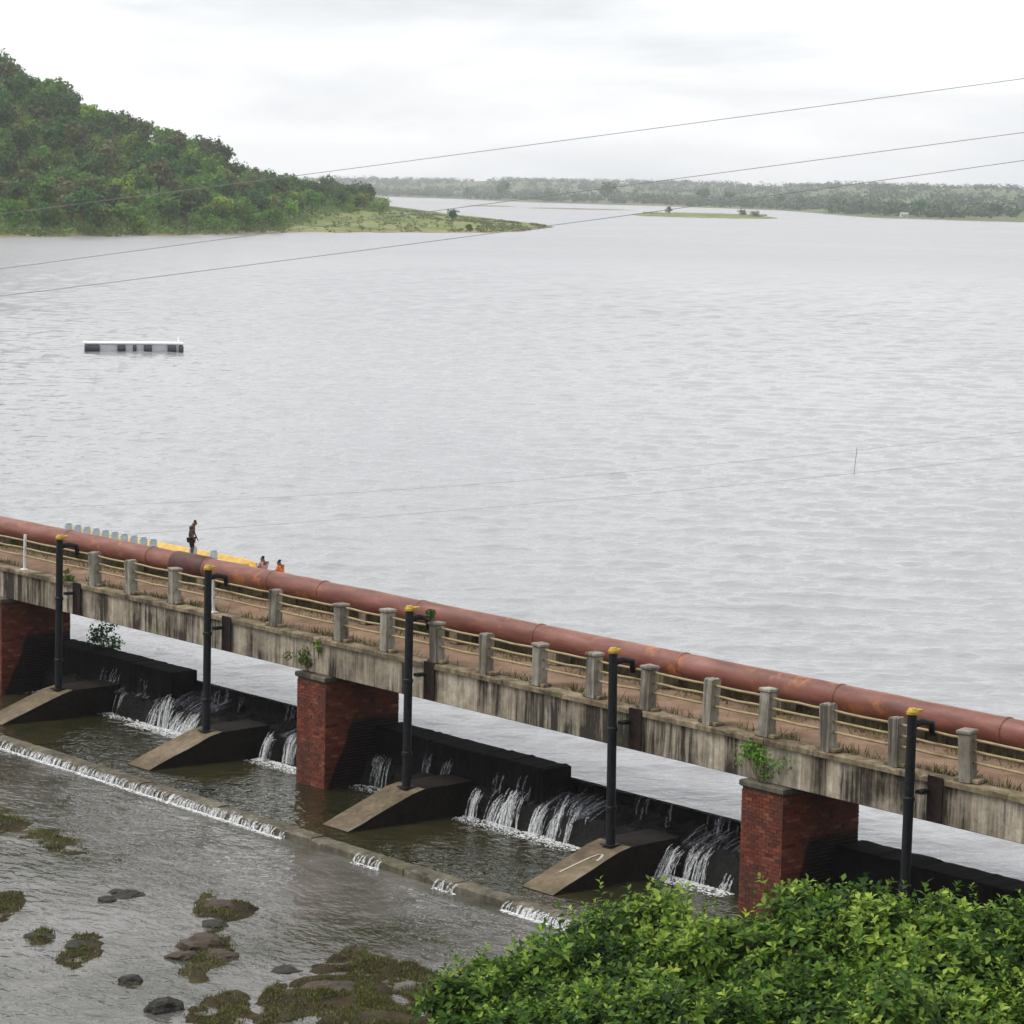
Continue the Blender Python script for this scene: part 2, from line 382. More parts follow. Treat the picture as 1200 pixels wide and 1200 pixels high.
# wind waves on the nearer water, real relief
def wave_mesh():
    rng = np.random.default_rng(12); nc, nr = 300, 900
    xs = np.linspace(-260, 1460, nc); Ds = 66 * (780 / 66) ** (np.linspace(0, 1, nr))
    A, D = np.meshgrid(np.arctan((xs - CPX) / FPX), Ds); X, Y = np.sin(A) * D, np.cos(A) * D
    U, V = X * UD.x + Y * UD.y, X * VD.x + Y * VD.y
    under = V < 51.995; Vc = np.maximum(V, 51.995); X, Y = UD.x * U + VD.x * Vc, UD.y * U + VD.y * Vc
    Z = np.zeros_like(X)
    for k in range(64):
        lam = .55 * (5.5 / .55) ** rng.random(); th = rng.normal(-.12, .55) + math.pi / 2; kk = 2 * math.pi / lam
        a = .0078 * lam ** .9 * rng.uniform(.5, 1.3)
        ph = kk * (X * math.cos(th) + Y * math.sin(th)) + rng.uniform(0, 6.28)
        res = np.clip((lam / (D * .0062)) - .35, 0, 1)            # waves the mesh is too coarse for die out
        gust = .65 + .35 * np.sin(X * rng.normal(0, .05) + Y * rng.normal(0, .025) + rng.uniform(0, 6.28))
        c = np.sin(ph); Z += a * res * gust * (c + .25 * np.cos(2 * ph))
    Z *= np.clip((780 - D) / 250, 0, 1) * np.clip((Vc - 51.9) / 4.0, .06, 1); Z = np.maximum(Z, -.045)
    me = bpy.data.meshes.new('lake_waves'); P = np.stack([X, Y, Z], -1).reshape(-1, 3)
    i = np.arange(nr * nc).reshape(nr, nc); q = np.stack([i[:-1, :-1], i[:-1, 1:], i[1:, 1:], i[1:, :-1]], -1).reshape(-1, 4)
    un = under.reshape(-1); q = q[~un[q].all(1)]
    me.vertices.add(len(P)); me.vertices.foreach_set('co', P.reshape(-1).astype(np.float32))
    me.loops.add(q.size); me.loops.foreach_set('vertex_index', q.reshape(-1).astype(np.int32))
    me.polygons.add(len(q)); me.polygons.foreach_set('loop_start', np.arange(0, q.size, 4, dtype=np.int32)); me.polygons.foreach_set('loop_total', np.full(len(q), 4, dtype=np.int32))
    me.polygons.foreach_set('use_smooth', np.ones(len(q), dtype=bool)); me.materials.append(MAT['lake_water']); me.update(calc_edges=True)
    return me
tag(link('lake_waves', wave_mesh()), kind='structure')

# ---- downstream ground: stream bed, mud islands, bank rising to the viewpoint
POOL_Z, STREAM_Z = -1.40, -1.60
MOUNDS = []      # u, v, radius along u, radius along v, height
for (px, py, rx, rv, h) in [(30, 930, 60, 3.2, .62), (81, 972, 55, 1.6, .42), (8, 950, 40, 1.6, .5), (60, 905, 30, 1.2, .4), (240, 1116, 33, 1.2, .36), (96, 1113, 25, .9, .26), (48, 1098, 18, .5, .18),
                            (261, 1062, 34, .9, .22), (291, 1032, 24, .8, .16), (219, 1012, 24, .7, .14), (156, 1000, 20, .6, .14), (6, 1062, 18, .9, .25),
                            (255, 1192, 32, 1.0, .34), (330, 1197, 26, .9, .30), (400, 1165, 50, 1.2, .34), (450, 1190, 70, 1.6, .42), (372, 1165, 28, .7, .26),
                            (430, 1130, 36, .9, .12), (560, 1105, 40, 1.1, .20), (530, 1175, 50, 1.4, .36), (620, 1100, 45, 1.0, .22), (10, 905, 45, 2.2, .5), (320, 1170, 14, .5, .2), (480, 1150, 30, .8, .26), (500, 1195, 30, .8, .4)]:
    p = on_z(px, py, STREAM_Z); s = p.y / FPX
    MOUNDS.append((p.x, p.y, rx * s, rv * 1.6, h))
def ground_z(x, y):
    u, v = x * UD.x + y * UD.y, x * VD.x + y * VD.y
    bed = -1.90 + .12 * fbm(x * .35, y * .35, 1.3)
    top = 0.0
    for (mx_, my_, rx, ry, h) in MOUNDS:
        d = ((x - mx_) / rx) ** 2 + ((y - my_) / ry) ** 2
        if d < 6: top = max(top, (h * .40 + .29) * math.exp(-d * d * .22) * (1 + .8 * fbm(x * 1.5, y * 1.5, 7.1)))
    bed += (top if top < .33 else .33 + (top - .33) * .25) + .035 * fbm(x * 4, y * 4, 2.)
    bank = 14.6 - .305 * max(y, -40) + .35 * fbm(x * .12, y * .12, 4.0) - .02 * max(0, -x - 3)
    if x < 1: bank -= .16 * (1 - x)
    z = max(bed, bank) + (0.12 * math.exp(-abs(bed - bank)))
    if v > 40: z = min(z, -1.9) * sstep(38, 44, v) + z * (1 - sstep(38, 44, v)) if u < -36 else z
    e = max(sstep(-36, -30, u), sstep(-118, -124, u)) * sstep(38, 45, v)     # abutment banks beyond both ends of the bridge
    z = z * (1 - e) + e * 2.9
    if v > 53.5: z -= (v - 53.5) * .8
    return z
def graded(t, a, b, c0, c1, share):       # denser sampling between c0 and c1
    lo = (1 - share) / 2
    if t < lo: return a + (c0 - a) * (t / lo)
    if t > 1 - lo: return c1 + (b - c1) * ((t - 1 + lo) / lo)
    return c0 + (c1 - c0) * (t - lo) / share
def gfn(s, t):
    x = graded(s, -260, 260, -20, 16, .72); y = graded(t, -120, 262, 46, 92, .8)
    u, v = x * UD.x + y * UD.y, x * VD.x + y * VD.y
    if v > 60: p = B(u, 60, 0); x, y = p.x, p.y
    return (x, y, ground_z(x, y) - (0.02 if v > 60 else 0))
ground = grid('ground', 'stream_mud', 230, 250, gfn)
me = ground.data; me.materials.append(MAT['bank_soil'])
for p in me.polygons:
    c = p.center
    if c.z > -.9 and c.y < 60: p.material_index = 1

def sheet(name, mat, u0, u1, v0, v1, z, rz=True):
    b = MB(); b.quad((u0, v0, 0), (u1, v0, 0), (u1, v1, 0), (u0, v1, 0)); o = b.build(name, mat)
    o.location = (0, 0, z); o.rotation_euler[2] = BANG; tag(o, kind='structure'); return o
sheet('pool', 'pool_water', -122, -31, 45.2, 51.9, POOL_Z)
sheet('stream', 'stream_water', -190, 40, 2, 45.3, STREAM_Z)

# ---- far land, polar around the viewpoint
FAR = [(-1600, 5200), (300, 5200), (430, 4700), (520, 4400), (570, 4000), (640, 3700), (760, 3500), (908, 3100), (960, 2650), (1013, 2300), (1100, 2230), (1200, 2180), (1500, 2100), (2800, 1800)]
def far_z(x, D):
    d = D - interp(x, FAR) + 60 * fbm(x * .02, 3.3)
    if d < 0: return -2.0
    return min(2.5, d * .02) + 34 * sstep(60, 3200, d) + 2.5 * fbm(x * .006, D * .0012, 9.) * sstep(200, 800, d)
def ffn(s, t):
    x = -1600 + 4400 * s; f = interp(x, FAR); D = f - 80 + (8300 - f) * t ** 1.8
    return tuple(polar(x, D, far_z(x, D)))
far = grid('far_shore', 'far_field', 300, 50, ffn)

# ---- hill and grassy spit
FRONT = [(-900, 640), (-300, 740), (0, 808), (130, 850), (250, 910), (330, 975), (400, 1000), (480, 1035), (560, 1065), (600, 1105), (640, 1260)]
BACK = [(-900, 2600), (380, 2500), (430, 2350), (455, 2150), (480, 1950), (520, 1700), (560, 1540), (600, 1420), (640, 1275)]
RIDGE = [(-900, 95), (-300, 78), (-60, 60), (0, 54), (60, 46), (110, 37), (170, 29), (235, 22), (260, 16), (330, 11), (400, 7), (440, 4.5), (520, 3), (600, 1.6), (640, .3)]
def hill_z(x, D):
    f = interp(x, FRONT) + 14 * fbm(x * .03, 2.2) * (1 if x < 590 else .2); bk = interp(x, BACK); r = interp(x, RIDGE)
    if D < f or D > bk: return -1.5
    w = interp(x, [(-900, 420), (0, 300), (250, 230), (400, 300), (640, 60)])
    t = (D - f) / w
    z = r * sstep(-.12, 1.0, t) if r > 6 else min(r, (D - f) * .03)
    if r > 6: z = max(min(1.2, (D - f) * .06), z - r * .06)
    if D > f + w: z *= 1 - .55 * sstep(f + w, bk, D)
    z = min(z, (bk - D) * .05)
    return z + .9 * fbm(x * .02, D * .01, 5.) * sstep(10, 80, D - f) * min(1, r / 12)
def hfn(s, t):
    x = -900 + 1541 * s; f = interp(x, FRONT); b = interp(x, BACK)
    D = f - 25 + (b - f + 40) * t ** 1.7
    return tuple(polar(x, D, hill_z(x, D)))
hill = grid('hill', 'hill_soil', 360, 70, hfn)
hill.data.materials.append(MAT['meadow']); hill.data.materials.append(MAT['shore_mud'])
for p in hill.data.polygons:
    c = p.center; D = math.hypot(c.x, c.y); x = CPX + FPX * c.x / c.y
    if c.z < .5 and D < 1400: p.material_index = 2
    elif x > 325 + 14 * fbm(D * .02, 1.) + max(0, D - 1080) * .30: p.material_index = 1

# ---- low island and mud bars out in the lake
def isle(name, x0, x1, D, depth, h, mat):
    def fn(s, t):
        x = x0 + (x1 - x0) * s; q = 1 - abs(2 * s - 1) ** 3; d = (t - .5) * depth * (.35 + .65 * q) * (1 + .3 * fbm(x * .05, 4.))
        return tuple(polar(x, D + d + 25 * fbm(x * .02, 8.), h * q * (1 - (2 * t - 1) ** 2) - .25))
    return grid(name, mat, 40, 8, fn)
isle('island', 728, 905, 2060, 260, 2.6, 'meadow')
isle('mud_bar', 600, 742, 2560, 60, 1.1, 'shore_mud')
isle('mud_bar', 535, 600, 2700, 70, 1.1, 'shore_mud')

# ================================================================== BRIDGE
PIERS = [-104.1, -85.3, -66.55, -47.8]
Z_DECK, Z_BOT = 3.06, 1.98
VF, VB = 49.32, 52.75                     # downstream and upstream edge of the deck
bridge = root('bridge', (0, 0, 0), BANG, 'long concrete girder bridge on red brick piers carrying the rusty pipe over the weir', 'bridge')
ends = [-118.5] + [p - .15 for p in PIERS] + [-30.5]
for i in range(len(ends) - 1):
    a, b = ends[i] + .012, ends[i + 1] - .012
    m = MB(); m.box(a, b, VF, VF + .42, Z_BOT, Z_DECK - .14, .015); m.box(a, b, VB - .5, VB - .08, Z_BOT, Z_DECK - .14, .015)
    g = m.build('girder', 'dark_girder' if i == 1 else 'girder_concrete', bridge)
    m = MB(); m.rough(a, b, VF - .07, VB, Z_DECK - .137, Z_DECK, .022, 120, .006, random.Random(i)); s = m.build('deck_slab', 'ledge_concrete', bridge)
    # worn dirt road surface with slightly uneven edges
    m = MB(); n = 60
    for j in range(n + 1):
        u = a + (b - a) * j / n
        m.v += [(u, VF + .42 + .06 * fbm(u * 1.3, 1.), Z_DECK + .005), (u, VF + 1.4, Z_DECK + .05 + .02 * fbm(u, 2.)), (u, VB - .35, Z_DECK + .04)]
    for j in range(n):
        k = j * 3; m.f += [(k, k + 3, k + 4, k + 1), (k + 1, k + 4, k + 5, k + 2)]
    m.build('road_dirt', 'deck_dirt', s, True)
    m = MB(); m.box(a, b, VB - .3, VB - .04, Z_DECK + .003, Z_DECK + .26, .02); m.build('upstream_kerb', 'ledge_concrete', s)
POSTS = [(-83.7, 1), (-79.15, 0), (-76.95, 0), (-74.45, 0), (-72.25, 1), (-68.95, 0), (-65.6, 0), (-63.4, 0), (-61.1, 0), (-58.95, 0), (-56.7, 0), (-54.5, 0), (-52.4, 0), (-50.1, 0), (-48.1, 0), (-46.0, 0), (-43.8, 0), (-41.6, 0), (-39.4, 0), (-37.2, 0), (-35, 0)]
POSTS = [(-117 + 2.2 * i, 0) for i in range(15)] + POSTS
pm = MB(); w = .155
pm.box(-w, w, -w, w, 0, 1.10, .025); pm.box(-w - .035, w + .035, -w - .03, w + .03, 1.10, 1.19, .02)
post_me = pm.build('post_tmp', 'post_concrete'); pmesh = post_me.data; bpy.data.objects.remove(post_me)
nm_ = MB(); nm_.rough(-w, w, -w, w, 0, 1.15, .035, 6, .012, random.Random(2)); t0 = nm_.build('post_tmp', 'post_concrete'); nmesh = t0.data; bpy.data.objects.remove(t0)
tm = MB(); tm.tube([(0, 0, 0), (0, 0, 1.2)], .05, 10); tm.box(-.11, .11, -.11, .11, 0, .03)
tp = tm.build('post_tmp', 'white_steel'); tmesh = tp.data; bpy.data.objects.remove(tp)
fm = MB(); fm.box(-.34, .34, -.10, .17, 0, .10, .02); fm_o = fm.build('t', 'ledge_concrete'); fmesh = fm_o.data; bpy.data.objects.remove(fm_o)
rr = random.Random(4)
for u, kind in POSTS:
    o = link('post', tmesh if kind else pmesh if rr.random() < .7 else nmesh, bridge, (u, VF + .17, Z_DECK + .003)); o.rotation_euler = (rr.gauss(0, .022), rr.gauss(0, .025), rr.gauss(0, .06))
    o.scale[2] = rr.uniform(.93, 1.05)
    if not kind: link('post_base', fmesh, o, (0, 0, .002))
for (ua, ka), (ub, kb) in zip(POSTS, POSTS[1:]):
    for z in (1.02, .76, .50):
        m = MB(); pts = []
        for j in range(5):
            t = j / 4; pts.append((ua + (ub - ua) * t, VF + .17 + rr.gauss(0, .006), Z_DECK + z - .03 * math.sin(math.pi * t) * rr.random()))
        m.tube(pts, .033, 8); m.build('rail', 'rail_paint', bridge, True)

# brick piers (each brick real, joined into one brickwork part)
def brick_mesh(L, Wd, z0, z1):
    m = MB(); tint = []; R = random.Random(11); bl, bh, gap = .235, .078, .014
    rows = int((z1 - z0) / (bh + gap)); core = MB(); core.box(-Wd / 2 + .012, Wd / 2 - .012, .012, L - .012, z0, z1)
    def face(org, ax, nrm, length):
        for r in range(rows):
            z = z0 + r * (bh + gap); x = -(bl / 2) * (r % 2)
            while x < length - .03:
                a = max(0, x); b = min(length, x + bl)
                if b - a > .04:
                    out = R.uniform(-.004, .010); i = len(m.v); j = [R.gauss(0, .0025) for _ in range(4)]
                    for (q, zz) in ((a, z), (b, z), (b, z + bh), (a, z + bh)):
                        for dd in (-.03, out):
                            m.v.append((org[0] + ax[0] * q + nrm[0] * dd, org[1] + ax[1] * q + nrm[1] * dd, zz + j[0]))
                    m.f += [(i + 1, i + 3, i + 5, i + 7), (i, i + 2, i + 3, i + 1), (i + 2, i + 4, i + 5, i + 3), (i + 4, i + 6, i + 7, i + 5), (i + 6, i, i + 1, i + 7)]
                    tint.extend([min(1, max(0, R.gauss(.5, .22)))] * 5)
                x += bl + gap
    face((-Wd / 2, 0), (1, 0), (0, -1), Wd); face((Wd / 2, 0), (0, 1), (1, 0), L); face((-Wd / 2, L), (0, -1), (-1, 0), L); face((Wd / 2, L), (-1, 0), (0, 1), Wd)
    return m, tint, core
PIER_L, PIER_W = 2.75, 1.42
bm_, bt_, bc_ = brick_mesh(PIER_L, PIER_W, -2.3, 1.80)
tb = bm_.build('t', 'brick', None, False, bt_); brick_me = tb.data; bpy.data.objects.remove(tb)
tb = bc_.build('t', 'mortar'); core_me = tb.data; bpy.data.objects.remove(tb)
cm = MB(); cm.box(-PIER_W / 2 - .05, PIER_W / 2 + .05, -.06, PIER_L + .05, 1.812, 1.975, .03); tb = cm.build('t', 'sill_concrete'); cap_me = tb.data; bpy.data.objects.remove(tb)
for u in PIERS:
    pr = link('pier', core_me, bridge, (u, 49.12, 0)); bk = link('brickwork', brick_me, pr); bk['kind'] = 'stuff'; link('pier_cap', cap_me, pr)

# ================================================================== WATER PIPE
PV, PZ, PR = 52.05, 3.80, .345
pipe = root('water_pipe', (0, 0, 0), BANG, 'thick rusty red steel water pipe running the length of the bridge', 'pipe')
joints = [-119, -112, -105, -98, -91.6, -84.9, -79.6, -76.2, -72.6, -69.9, -65.0, -59.6, -53.7, -48.0, -42.6, -37, -31]
for a, b in zip(joints, joints[1:]):
    m = MB(); n = 8; dark = (a, b) == (-72.6, -69.9)
    m.tube([(a + (b - a) * j / n, PV + .012 * fbm(a + j, 1.), PZ + .018 * fbm(a * .3 + j * .4, 5.)) for j in range(n + 1)], PR, 28, False)
    m.build('pipe_section', 'pipe_paint', pipe, True)
for j in joints[1:-1]:
    m = MB(); m.tube([(j - .05, PV, PZ), (j - .035, PV, PZ), (j + .035, PV, PZ), (j + .05, PV, PZ)], [PR - .01, PR + .022, PR + .022, PR - .01], 28); m.build('weld_band', 'pipe_paint', pipe, True)
m = MB(); m.tube([(-78.15, PV, PZ - .01), (-78.1, PV, PZ - .01), (-76.3, PV, PZ - .01), (-76.25, PV, PZ - .01)], [PR, PR + .045, PR + .045, PR], 28); tag(m.build('repair_sleeve', 'pipe_dark', pipe, True), 'dark brown repair sleeve clamped round the pipe')
u = -116
while u < -32:
    m = MB(); m.box(u - .18, u + .18, PV - .28, PV + .28, Z_DECK + .045, PZ - PR + .05, .02); m.build('pipe_saddle', 'ledge_concrete', pipe); u += 4.4

# ================================================================== POLES, RAMPS
POLES = [-80.35, -71.6, -61.55, -52.95, -42.8]
PLAB = ['in front of a blackened brick pier by the crest bush', 'between the broad foaming cascade and the pale girder', 'with weeds growing round its cap', 'rising from the ramp with the pale curved streak', 'with its foot hidden behind green shrubs']
RLAB = ['below the blackened side of a brick pier', 'between the broad foaming cascade and a brick pier', 'under the pole that has weeds on its cap', 'with a pale curved streak on its face', 'hidden behind green shrubs']
pg = 'dark steel poles standing on the ramp buttresses'
for i, u in enumerate(POLES):
    o = root('steel_pole', B(u, 48.82, -.52), BANG, 'dark yellow capped steel pole ' + PLAB[i], 'pole', pg)
    RP = random.Random(i + 3); o.rotation_euler[0] = RP.gauss(0, .006); o.rotation_euler[1] = RP.gauss(0, .008)
    m = MB(); m.tube([(0, 0, 0), (0, 0, .9), (0, 0, .92), (0, 0, 1.02), (0, 0, 1.04), (0, 0, 3.0), (0, 0, 3.02), (0, 0, 3.10), (0, 0, 3.12), (0, 0, 5.08)], [.125, .124, .15, .15, .123, .12, .142, .142, .118, .115], 14); m.box(-.2, .2, -.2, .2, 0, .03); m.build('shaft', 'pole_steel', o)
    m = MB(); m.tube([(0, 0, 4.78), (.02, .3, 4.86), (.05, .62, 4.80), (.06, .66, 4.5)], .085, 10); m.build('arm', 'pole_steel', o, True)
    m = MB(); m.tube([(0, 0, 5.06), (0, 0, 5.12), (0, 0, 5.20)], [.13 + .015 * RP.random(), .14, .09], 12); m.box(-.05, .10 + .05 * RP.random(), 0, .20 + .12 * RP.random(), 5.10, 5.16); m.build('pole_cap', 'yellow_cap', o)
    m = MB(); m.box(.20, .66, VF - 48.82 - .105, VF - 48.82 - .075, 2.54, 3.62, .008); m.build('recess_plate', 'recess_dark', o)  # dark plate standing in for a dark recess in the girder face
    m = MB(); m.box(.10, .30, .10, VF - 48.82 - .078, 3.2, 3.28); m.build('bracket', 'pole_steel', o)
    # ramp buttress
    lab = 'sloping brown concrete ramp ' + RLAB[i]
    r = root('ramp_buttress', B(u - .05, 46.35, POOL_Z), BANG, lab, 'ramp', 'concrete ramp buttresses' )
    R = random.Random(i); hw = .60; m = MB(); n = 10
    prof = [(0, .02), (2.5, .90), (4.5, .93)]
    for j in range(n + 1):
        y = 4.5 * j / n; z = interp(y, prof)
        e0, e1 = R.gauss(0, .012), R.gauss(0, .012)
        m.v += [(-hw + e0, y, -1.0), (-hw + e0, y, z), (hw + e1, y, z + R.gauss(0, .006)), (hw + e1, y, -1.0)]
    tops = MB(); tops.v = list(m.v)
    for j in range(n):
        k = j * 4; m.f += [(k + 1, k, k + 4, k + 5), (k + 3, k + 2, k + 6, k + 7)]; (tops if j < 6 else m).f.append((k + 2, k + 1, k + 5, k + 6))
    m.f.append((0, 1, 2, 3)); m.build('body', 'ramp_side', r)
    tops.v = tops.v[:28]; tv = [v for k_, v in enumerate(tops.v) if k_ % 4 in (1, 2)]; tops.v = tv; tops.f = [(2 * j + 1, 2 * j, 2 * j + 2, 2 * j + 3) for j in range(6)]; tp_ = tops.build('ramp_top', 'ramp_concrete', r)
    if i == 3:
        m = MB(); pts = [(-.15, .9), (-.06, 1.3), (.05, 1.75), (.17, 1.98), (.28, 2.0), (.36, 1.85), (.38, 1.7)]
        for (x0, y0), (x1, y1) in zip(pts, pts[1:]):
            d = Vector((x1 - x0, y1 - y0, 0)).normalized(); q = Vector((-d.y, d.x, 0)) * .035
            f = lambda x, y: Vector((x, y, interp(y, prof) + .012))
            a_, b_ = f(x0, y0), f(x1, y1); m.quad(a_ - q, b_ - q, b_ + q, a_ + q)
        m.build('pale_streak', 'chalk', tp_)

# ================================================================== WEIR
weir = root('weir', (0, 0, 0), BANG, 'black wet concrete weir wall under the bridge with stepped crest', 'weir')
R = random.Random(3)
for i, p in enumerate(PIERS + [-29.0]):
    left = PIERS[i - 1] if i else -121
    # low crest behind, raised thicker wall in the left part of each bay
    u = left
    while u < p - .01:
        b = min(p, u + 3.13); m = MB(); m.box(u + .006, b - .006, 52.0, 52.5, -3, -.075 + R.uniform(-.006, .006), .02); m.build('crest_wall', 'wet_concrete', weir); u = b
    a = left + PIER_W / 2 + .02; b = left + 8.42
    for k in range(3):
        c, d = a + (b - a) * k / 3, a + (b - a) * (k + 1) / 3
        m = MB(); m.rough(c + .005, d - .005, 50.97 + R.uniform(-.01, .01), 52.03, -3, .32 + R.uniform(-.008, .008), .035, 14, .010, R); m.build('raised_wall', 'wet_concrete', weir)
# rough wet rock apron at the foot of the wall
def apron(s, t):
    u = -122 + 91 * s; v = 49.9 + 2.2 * t
    n = fbm(u * 1.2, v * 1.5, 2., 6); q = fbm(u * .35, 6.)
    z = -1.95 + 1.25 * sstep(.12 + .16 * q, .42 + .16 * q, t) + .22 * n + .35 * sstep(.75, 1, t)
    return (u, v, min(z, -.28))
ap = grid('rock_apron', 'wet_rock', 760, 30, apron, None, False); ap.parent = weir

# low toe sill of concrete blocks
sill = root('toe_sill', B(0, 0, 0), BANG, 'low concrete sill crossing the stream below the ramps', 'sill')
u = -120.0; SV = 45.05
while u < -33:
    L = R.uniform(1.9, 2.6); m = MB(); dv = R.gauss(0, .010); m.rough(u + .01, u + L - .01, SV + dv, SV + .52 + dv, -2.4, POOL_Z + .03 + R.gauss(0, .010), .05, 12, .007, R); m.build('sill_block', 'sill_concrete', sill); u += L

# ---- falling water
def strips(m, u0, u1, n, v_top, z_top, z_bot, throw, R, wmin=.03, wmax=.10, jz=.10):
    for _ in range(n):
        u = R.uniform(u0, u1); w_ = R.uniform(wmin, wmax); th = throw * R.uniform(.6, 1.2); zt = z_top + R.gauss(0, jz); vt = v_top + R.gauss(0, .06); dx = R.gauss(0, .05)
        i = len(m.v); k = 7
        for j in range(k + 1):
            t = j / k; vv = vt + .12 * (1 - t) ** 2 - th * t; zz = zt - (zt - z_bot) * t ** 1.7; uu = u + dx * t; ww = w_ * (.7 + .5 * t)
            m.v += [(uu - ww, vv, zz), (uu + ww, vv + R.gauss(0, .012), zz)]
        for j in range(k): q = i + 2 * j; m.f.append((q, q + 1, q + 3, q + 2))
def foam(m, u0, u1, v0, v1, z, n, R, smin=.05, smax=.2, hh=.35):
    for _ in range(n):
        u = R.uniform(u0, u1); v = v0 + (v1 - v0) * R.random() ** 1.6; s = R.uniform(smin, smax) * (1 - .5 * abs(v - v0) / max(.01, abs(v1 - v0))); i = len(m.v); N = 7; h = s * hh * R.uniform(.4, 1.3)
        a0 = R.random() * 6
        rs = [s * R.uniform(.6, 1.35) for _ in range(N)]
        for k in range(N): a = a0 + k * 2 * math.pi / N; m.v.append((u + math.cos(a) * rs[k] * 1.5, v + math.sin(a) * rs[k], z + .006))
        for k in range(N): a = a0 + k * 2 * math.pi / N; m.v.append((u + math.cos(a) * rs[k] * .8, v + math.sin(a) * rs[k] * .5, z + h))
        for k in range(N): m.f.append((i + k, i + (k + 1) % N, i + N + (k + 1) % N, i + N + k))
        m.f.append(tuple(i + N + k for k in range(N)))
def u_at(px, py, z): return toB(on_z(px, py, z))
FALLS = [  # photo columns of the foot, row of the foot, strength, label
    (118, 178, 836, 26, 'small double cascade spilling under the bridge between two brick piers'),
    (166, 236, 856, 46, 'broad white cascade foaming beside a pole and ramp'),
    (284, 345, 900, 36, 'foaming white cascade against the left side of a brick pier'),
    (398, 466, 916, 16, 'thin cascade between a brick pier and a dark pole'),
    (545, 690, 975, 40, 'wide ragged cascade falling in the middle bay'),
    (676, 722, 975, 12, 'short dark cascade beside the ramp with the pale streak'),
    (770, 862, 1035, 34, 'cascade in two strands beside the tall near brick pier'),
    (30, 66, 805, 12, 'little spout arching beside the leftmost ramp')]
for k, (x0, x1, yb, n, lab) in enumerate(FALLS):
    R = random.Random(50 + k); (ua, va), (ub, vb) = u_at(x0, yb - (x1 - x0) * .12, POOL_Z), u_at(x1, yb + (x1 - x0) * .12, POOL_Z)
    vt = 50.85
    o = root('waterfall', (0, 0, 0), BANG, lab, 'waterfall', 'cascades below the weir')
    m = MB(); groups = max(2, int((ub - ua) / .75)); vt = max(50.55, min(50.9, (va + vb) / 2 + .2))
    for g in range(groups):
        ga = ua + (ub - ua) * (g + R.uniform(-.1, .25)) / groups; gb = ua + (ub - ua) * (g + R.uniform(.45, 1.05)) / groups
        strips(m, ga, gb, max(6, int(n * 3.4 / groups * R.uniform(.4, 1.4))), vt + R.gauss(0, .12), -.72 + R.gauss(0, .15), POOL_Z - .02, .30 * R.uniform(.3, 1.4), R, .008, .032)
    m.build('falling_water', 'falling_water', o)['kind'] = 'stuff'
    m = MB(); foam(m, ua - .15, ub + .1, vt - .25, vt - .95, POOL_Z, n * 24, R, .010, .045, .6); m.build('foam', 'foam', o)['kind'] = 'stuff'
    m = MB(); strips(m, ua, ub, int(n * 1.2), 51.75, -.40, -.70, .9, R, .02, .06); m.build('upper_sheet', 'veil_water', o)['kind'] = 'stuff'
veil = root('crest_veil', (0, 0, 0), BANG, 'thin streaks of water trickling down the black weir wall', 'trickle')
R = random.Random(77); m = MB()
for i, p in enumerate(PIERS):
    left = PIERS[i - 1] if i else -121
    for _ in range(7):
        c = R.uniform(left + 8.5, p - .8); strips(m, c, c + R.uniform(.2, .7), 5, 51.93, .0, -.6, .12, R, .012, .04)
    for _ in range(4):
        c = R.uniform(left + 1.0, left + 8.2); strips(m, c, c + R.uniform(.2, .8), 5, 50.9, -.05 , -.62, .1, R, .012, .04)
m.build('trickles', 'veil_water', veil)['kind'] = 'stuff'
# overflow of the toe sill
R = random.Random(5)
def spill(px0, px1, n, lab):
    ua, ub = toB(on_z(px0, 866 + px0 * .314, POOL_Z))[0], toB(on_z(px1, 866 + px1 * .314, POOL_Z))[0]
    o = root('sill_spill', (0, 0, 0), BANG, lab, 'waterfall', 'white spills over the toe sill')
    m = MB(); strips(m, ua, ub, int(n * .8), SV - .02, POOL_Z + .02, STREAM_Z, .10, R, .012, .04, .012); m.build('falling_water', 'falling_water', o)['kind'] = 'stuff'
    m = MB(); foam(m, ua, ub, SV - .10, SV - .30, STREAM_Z, n * 4, R, .010, .04, .35); m.build('foam', 'foam', o)['kind'] = 'stuff'
spill(-60, 342, 620, 'long white line of water spilling over the sill')
spill(425, 455, 26, 'short white spill at a notch in the sill'); spill(600, 676, 90, 'white spill at the sill end by the green shrub'); spill(520, 545, 12, 'faint trickle over the dark part of the sill')

# ================================================================== ROCKS
def rock(px, py, size, lab, mat='rock', seed=0, flat=.6, name='boulder'):
    import bmesh
    p = on_z(px, py, STREAM_Z); bmx = bmesh.new(); bmesh.ops.create_icosphere(bmx, subdivisions=3, radius=1)
    for v in bmx.verts:
        n = 1 + .38 * fbm(v.co.x * 1.1 + seed * 9, v.co.y * 1.1, v.co.z * 1.1) + .10 * fbm(v.co.x * 4 + seed, v.co.y * 4, v.co.z * 4)
        v.co *= n; v.co.z *= flat; v.co.x *= 1.25
    me = bpy.data.meshes.new(name); bmx.to_mesh(me); bmx.free(); me.materials.append(MAT[mat])
    o = link(name, me, None, (p.x, p.y, STREAM_Z - .02), seed * 1.7); o.scale = (size,) * 3
    tag(o, lab, 'rock', 'rocks in the shallow stream'); return o
rock(154, 1149, .26, 'lone small dark round rock in open shallow water', seed=1)
rock(192, 1183, .34, 'dark boulder with weeds at its foot near the muddy bank', seed=2, flat=.8)
rock(252, 1084, .30, 'flat dark stone just behind the brown mud mound', seed=3, flat=.4)
rock(150, 1049, .34, 'largest of three low dark stones lying together in the stream', seed=4, flat=.4)
rock(138, 1046, .22, 'middle of three low dark stones lying together in the stream', seed=5, flat=.5)
rock(125, 1055, .24, 'outermost of three low dark stones lying together in the stream', seed=6, flat=.45)
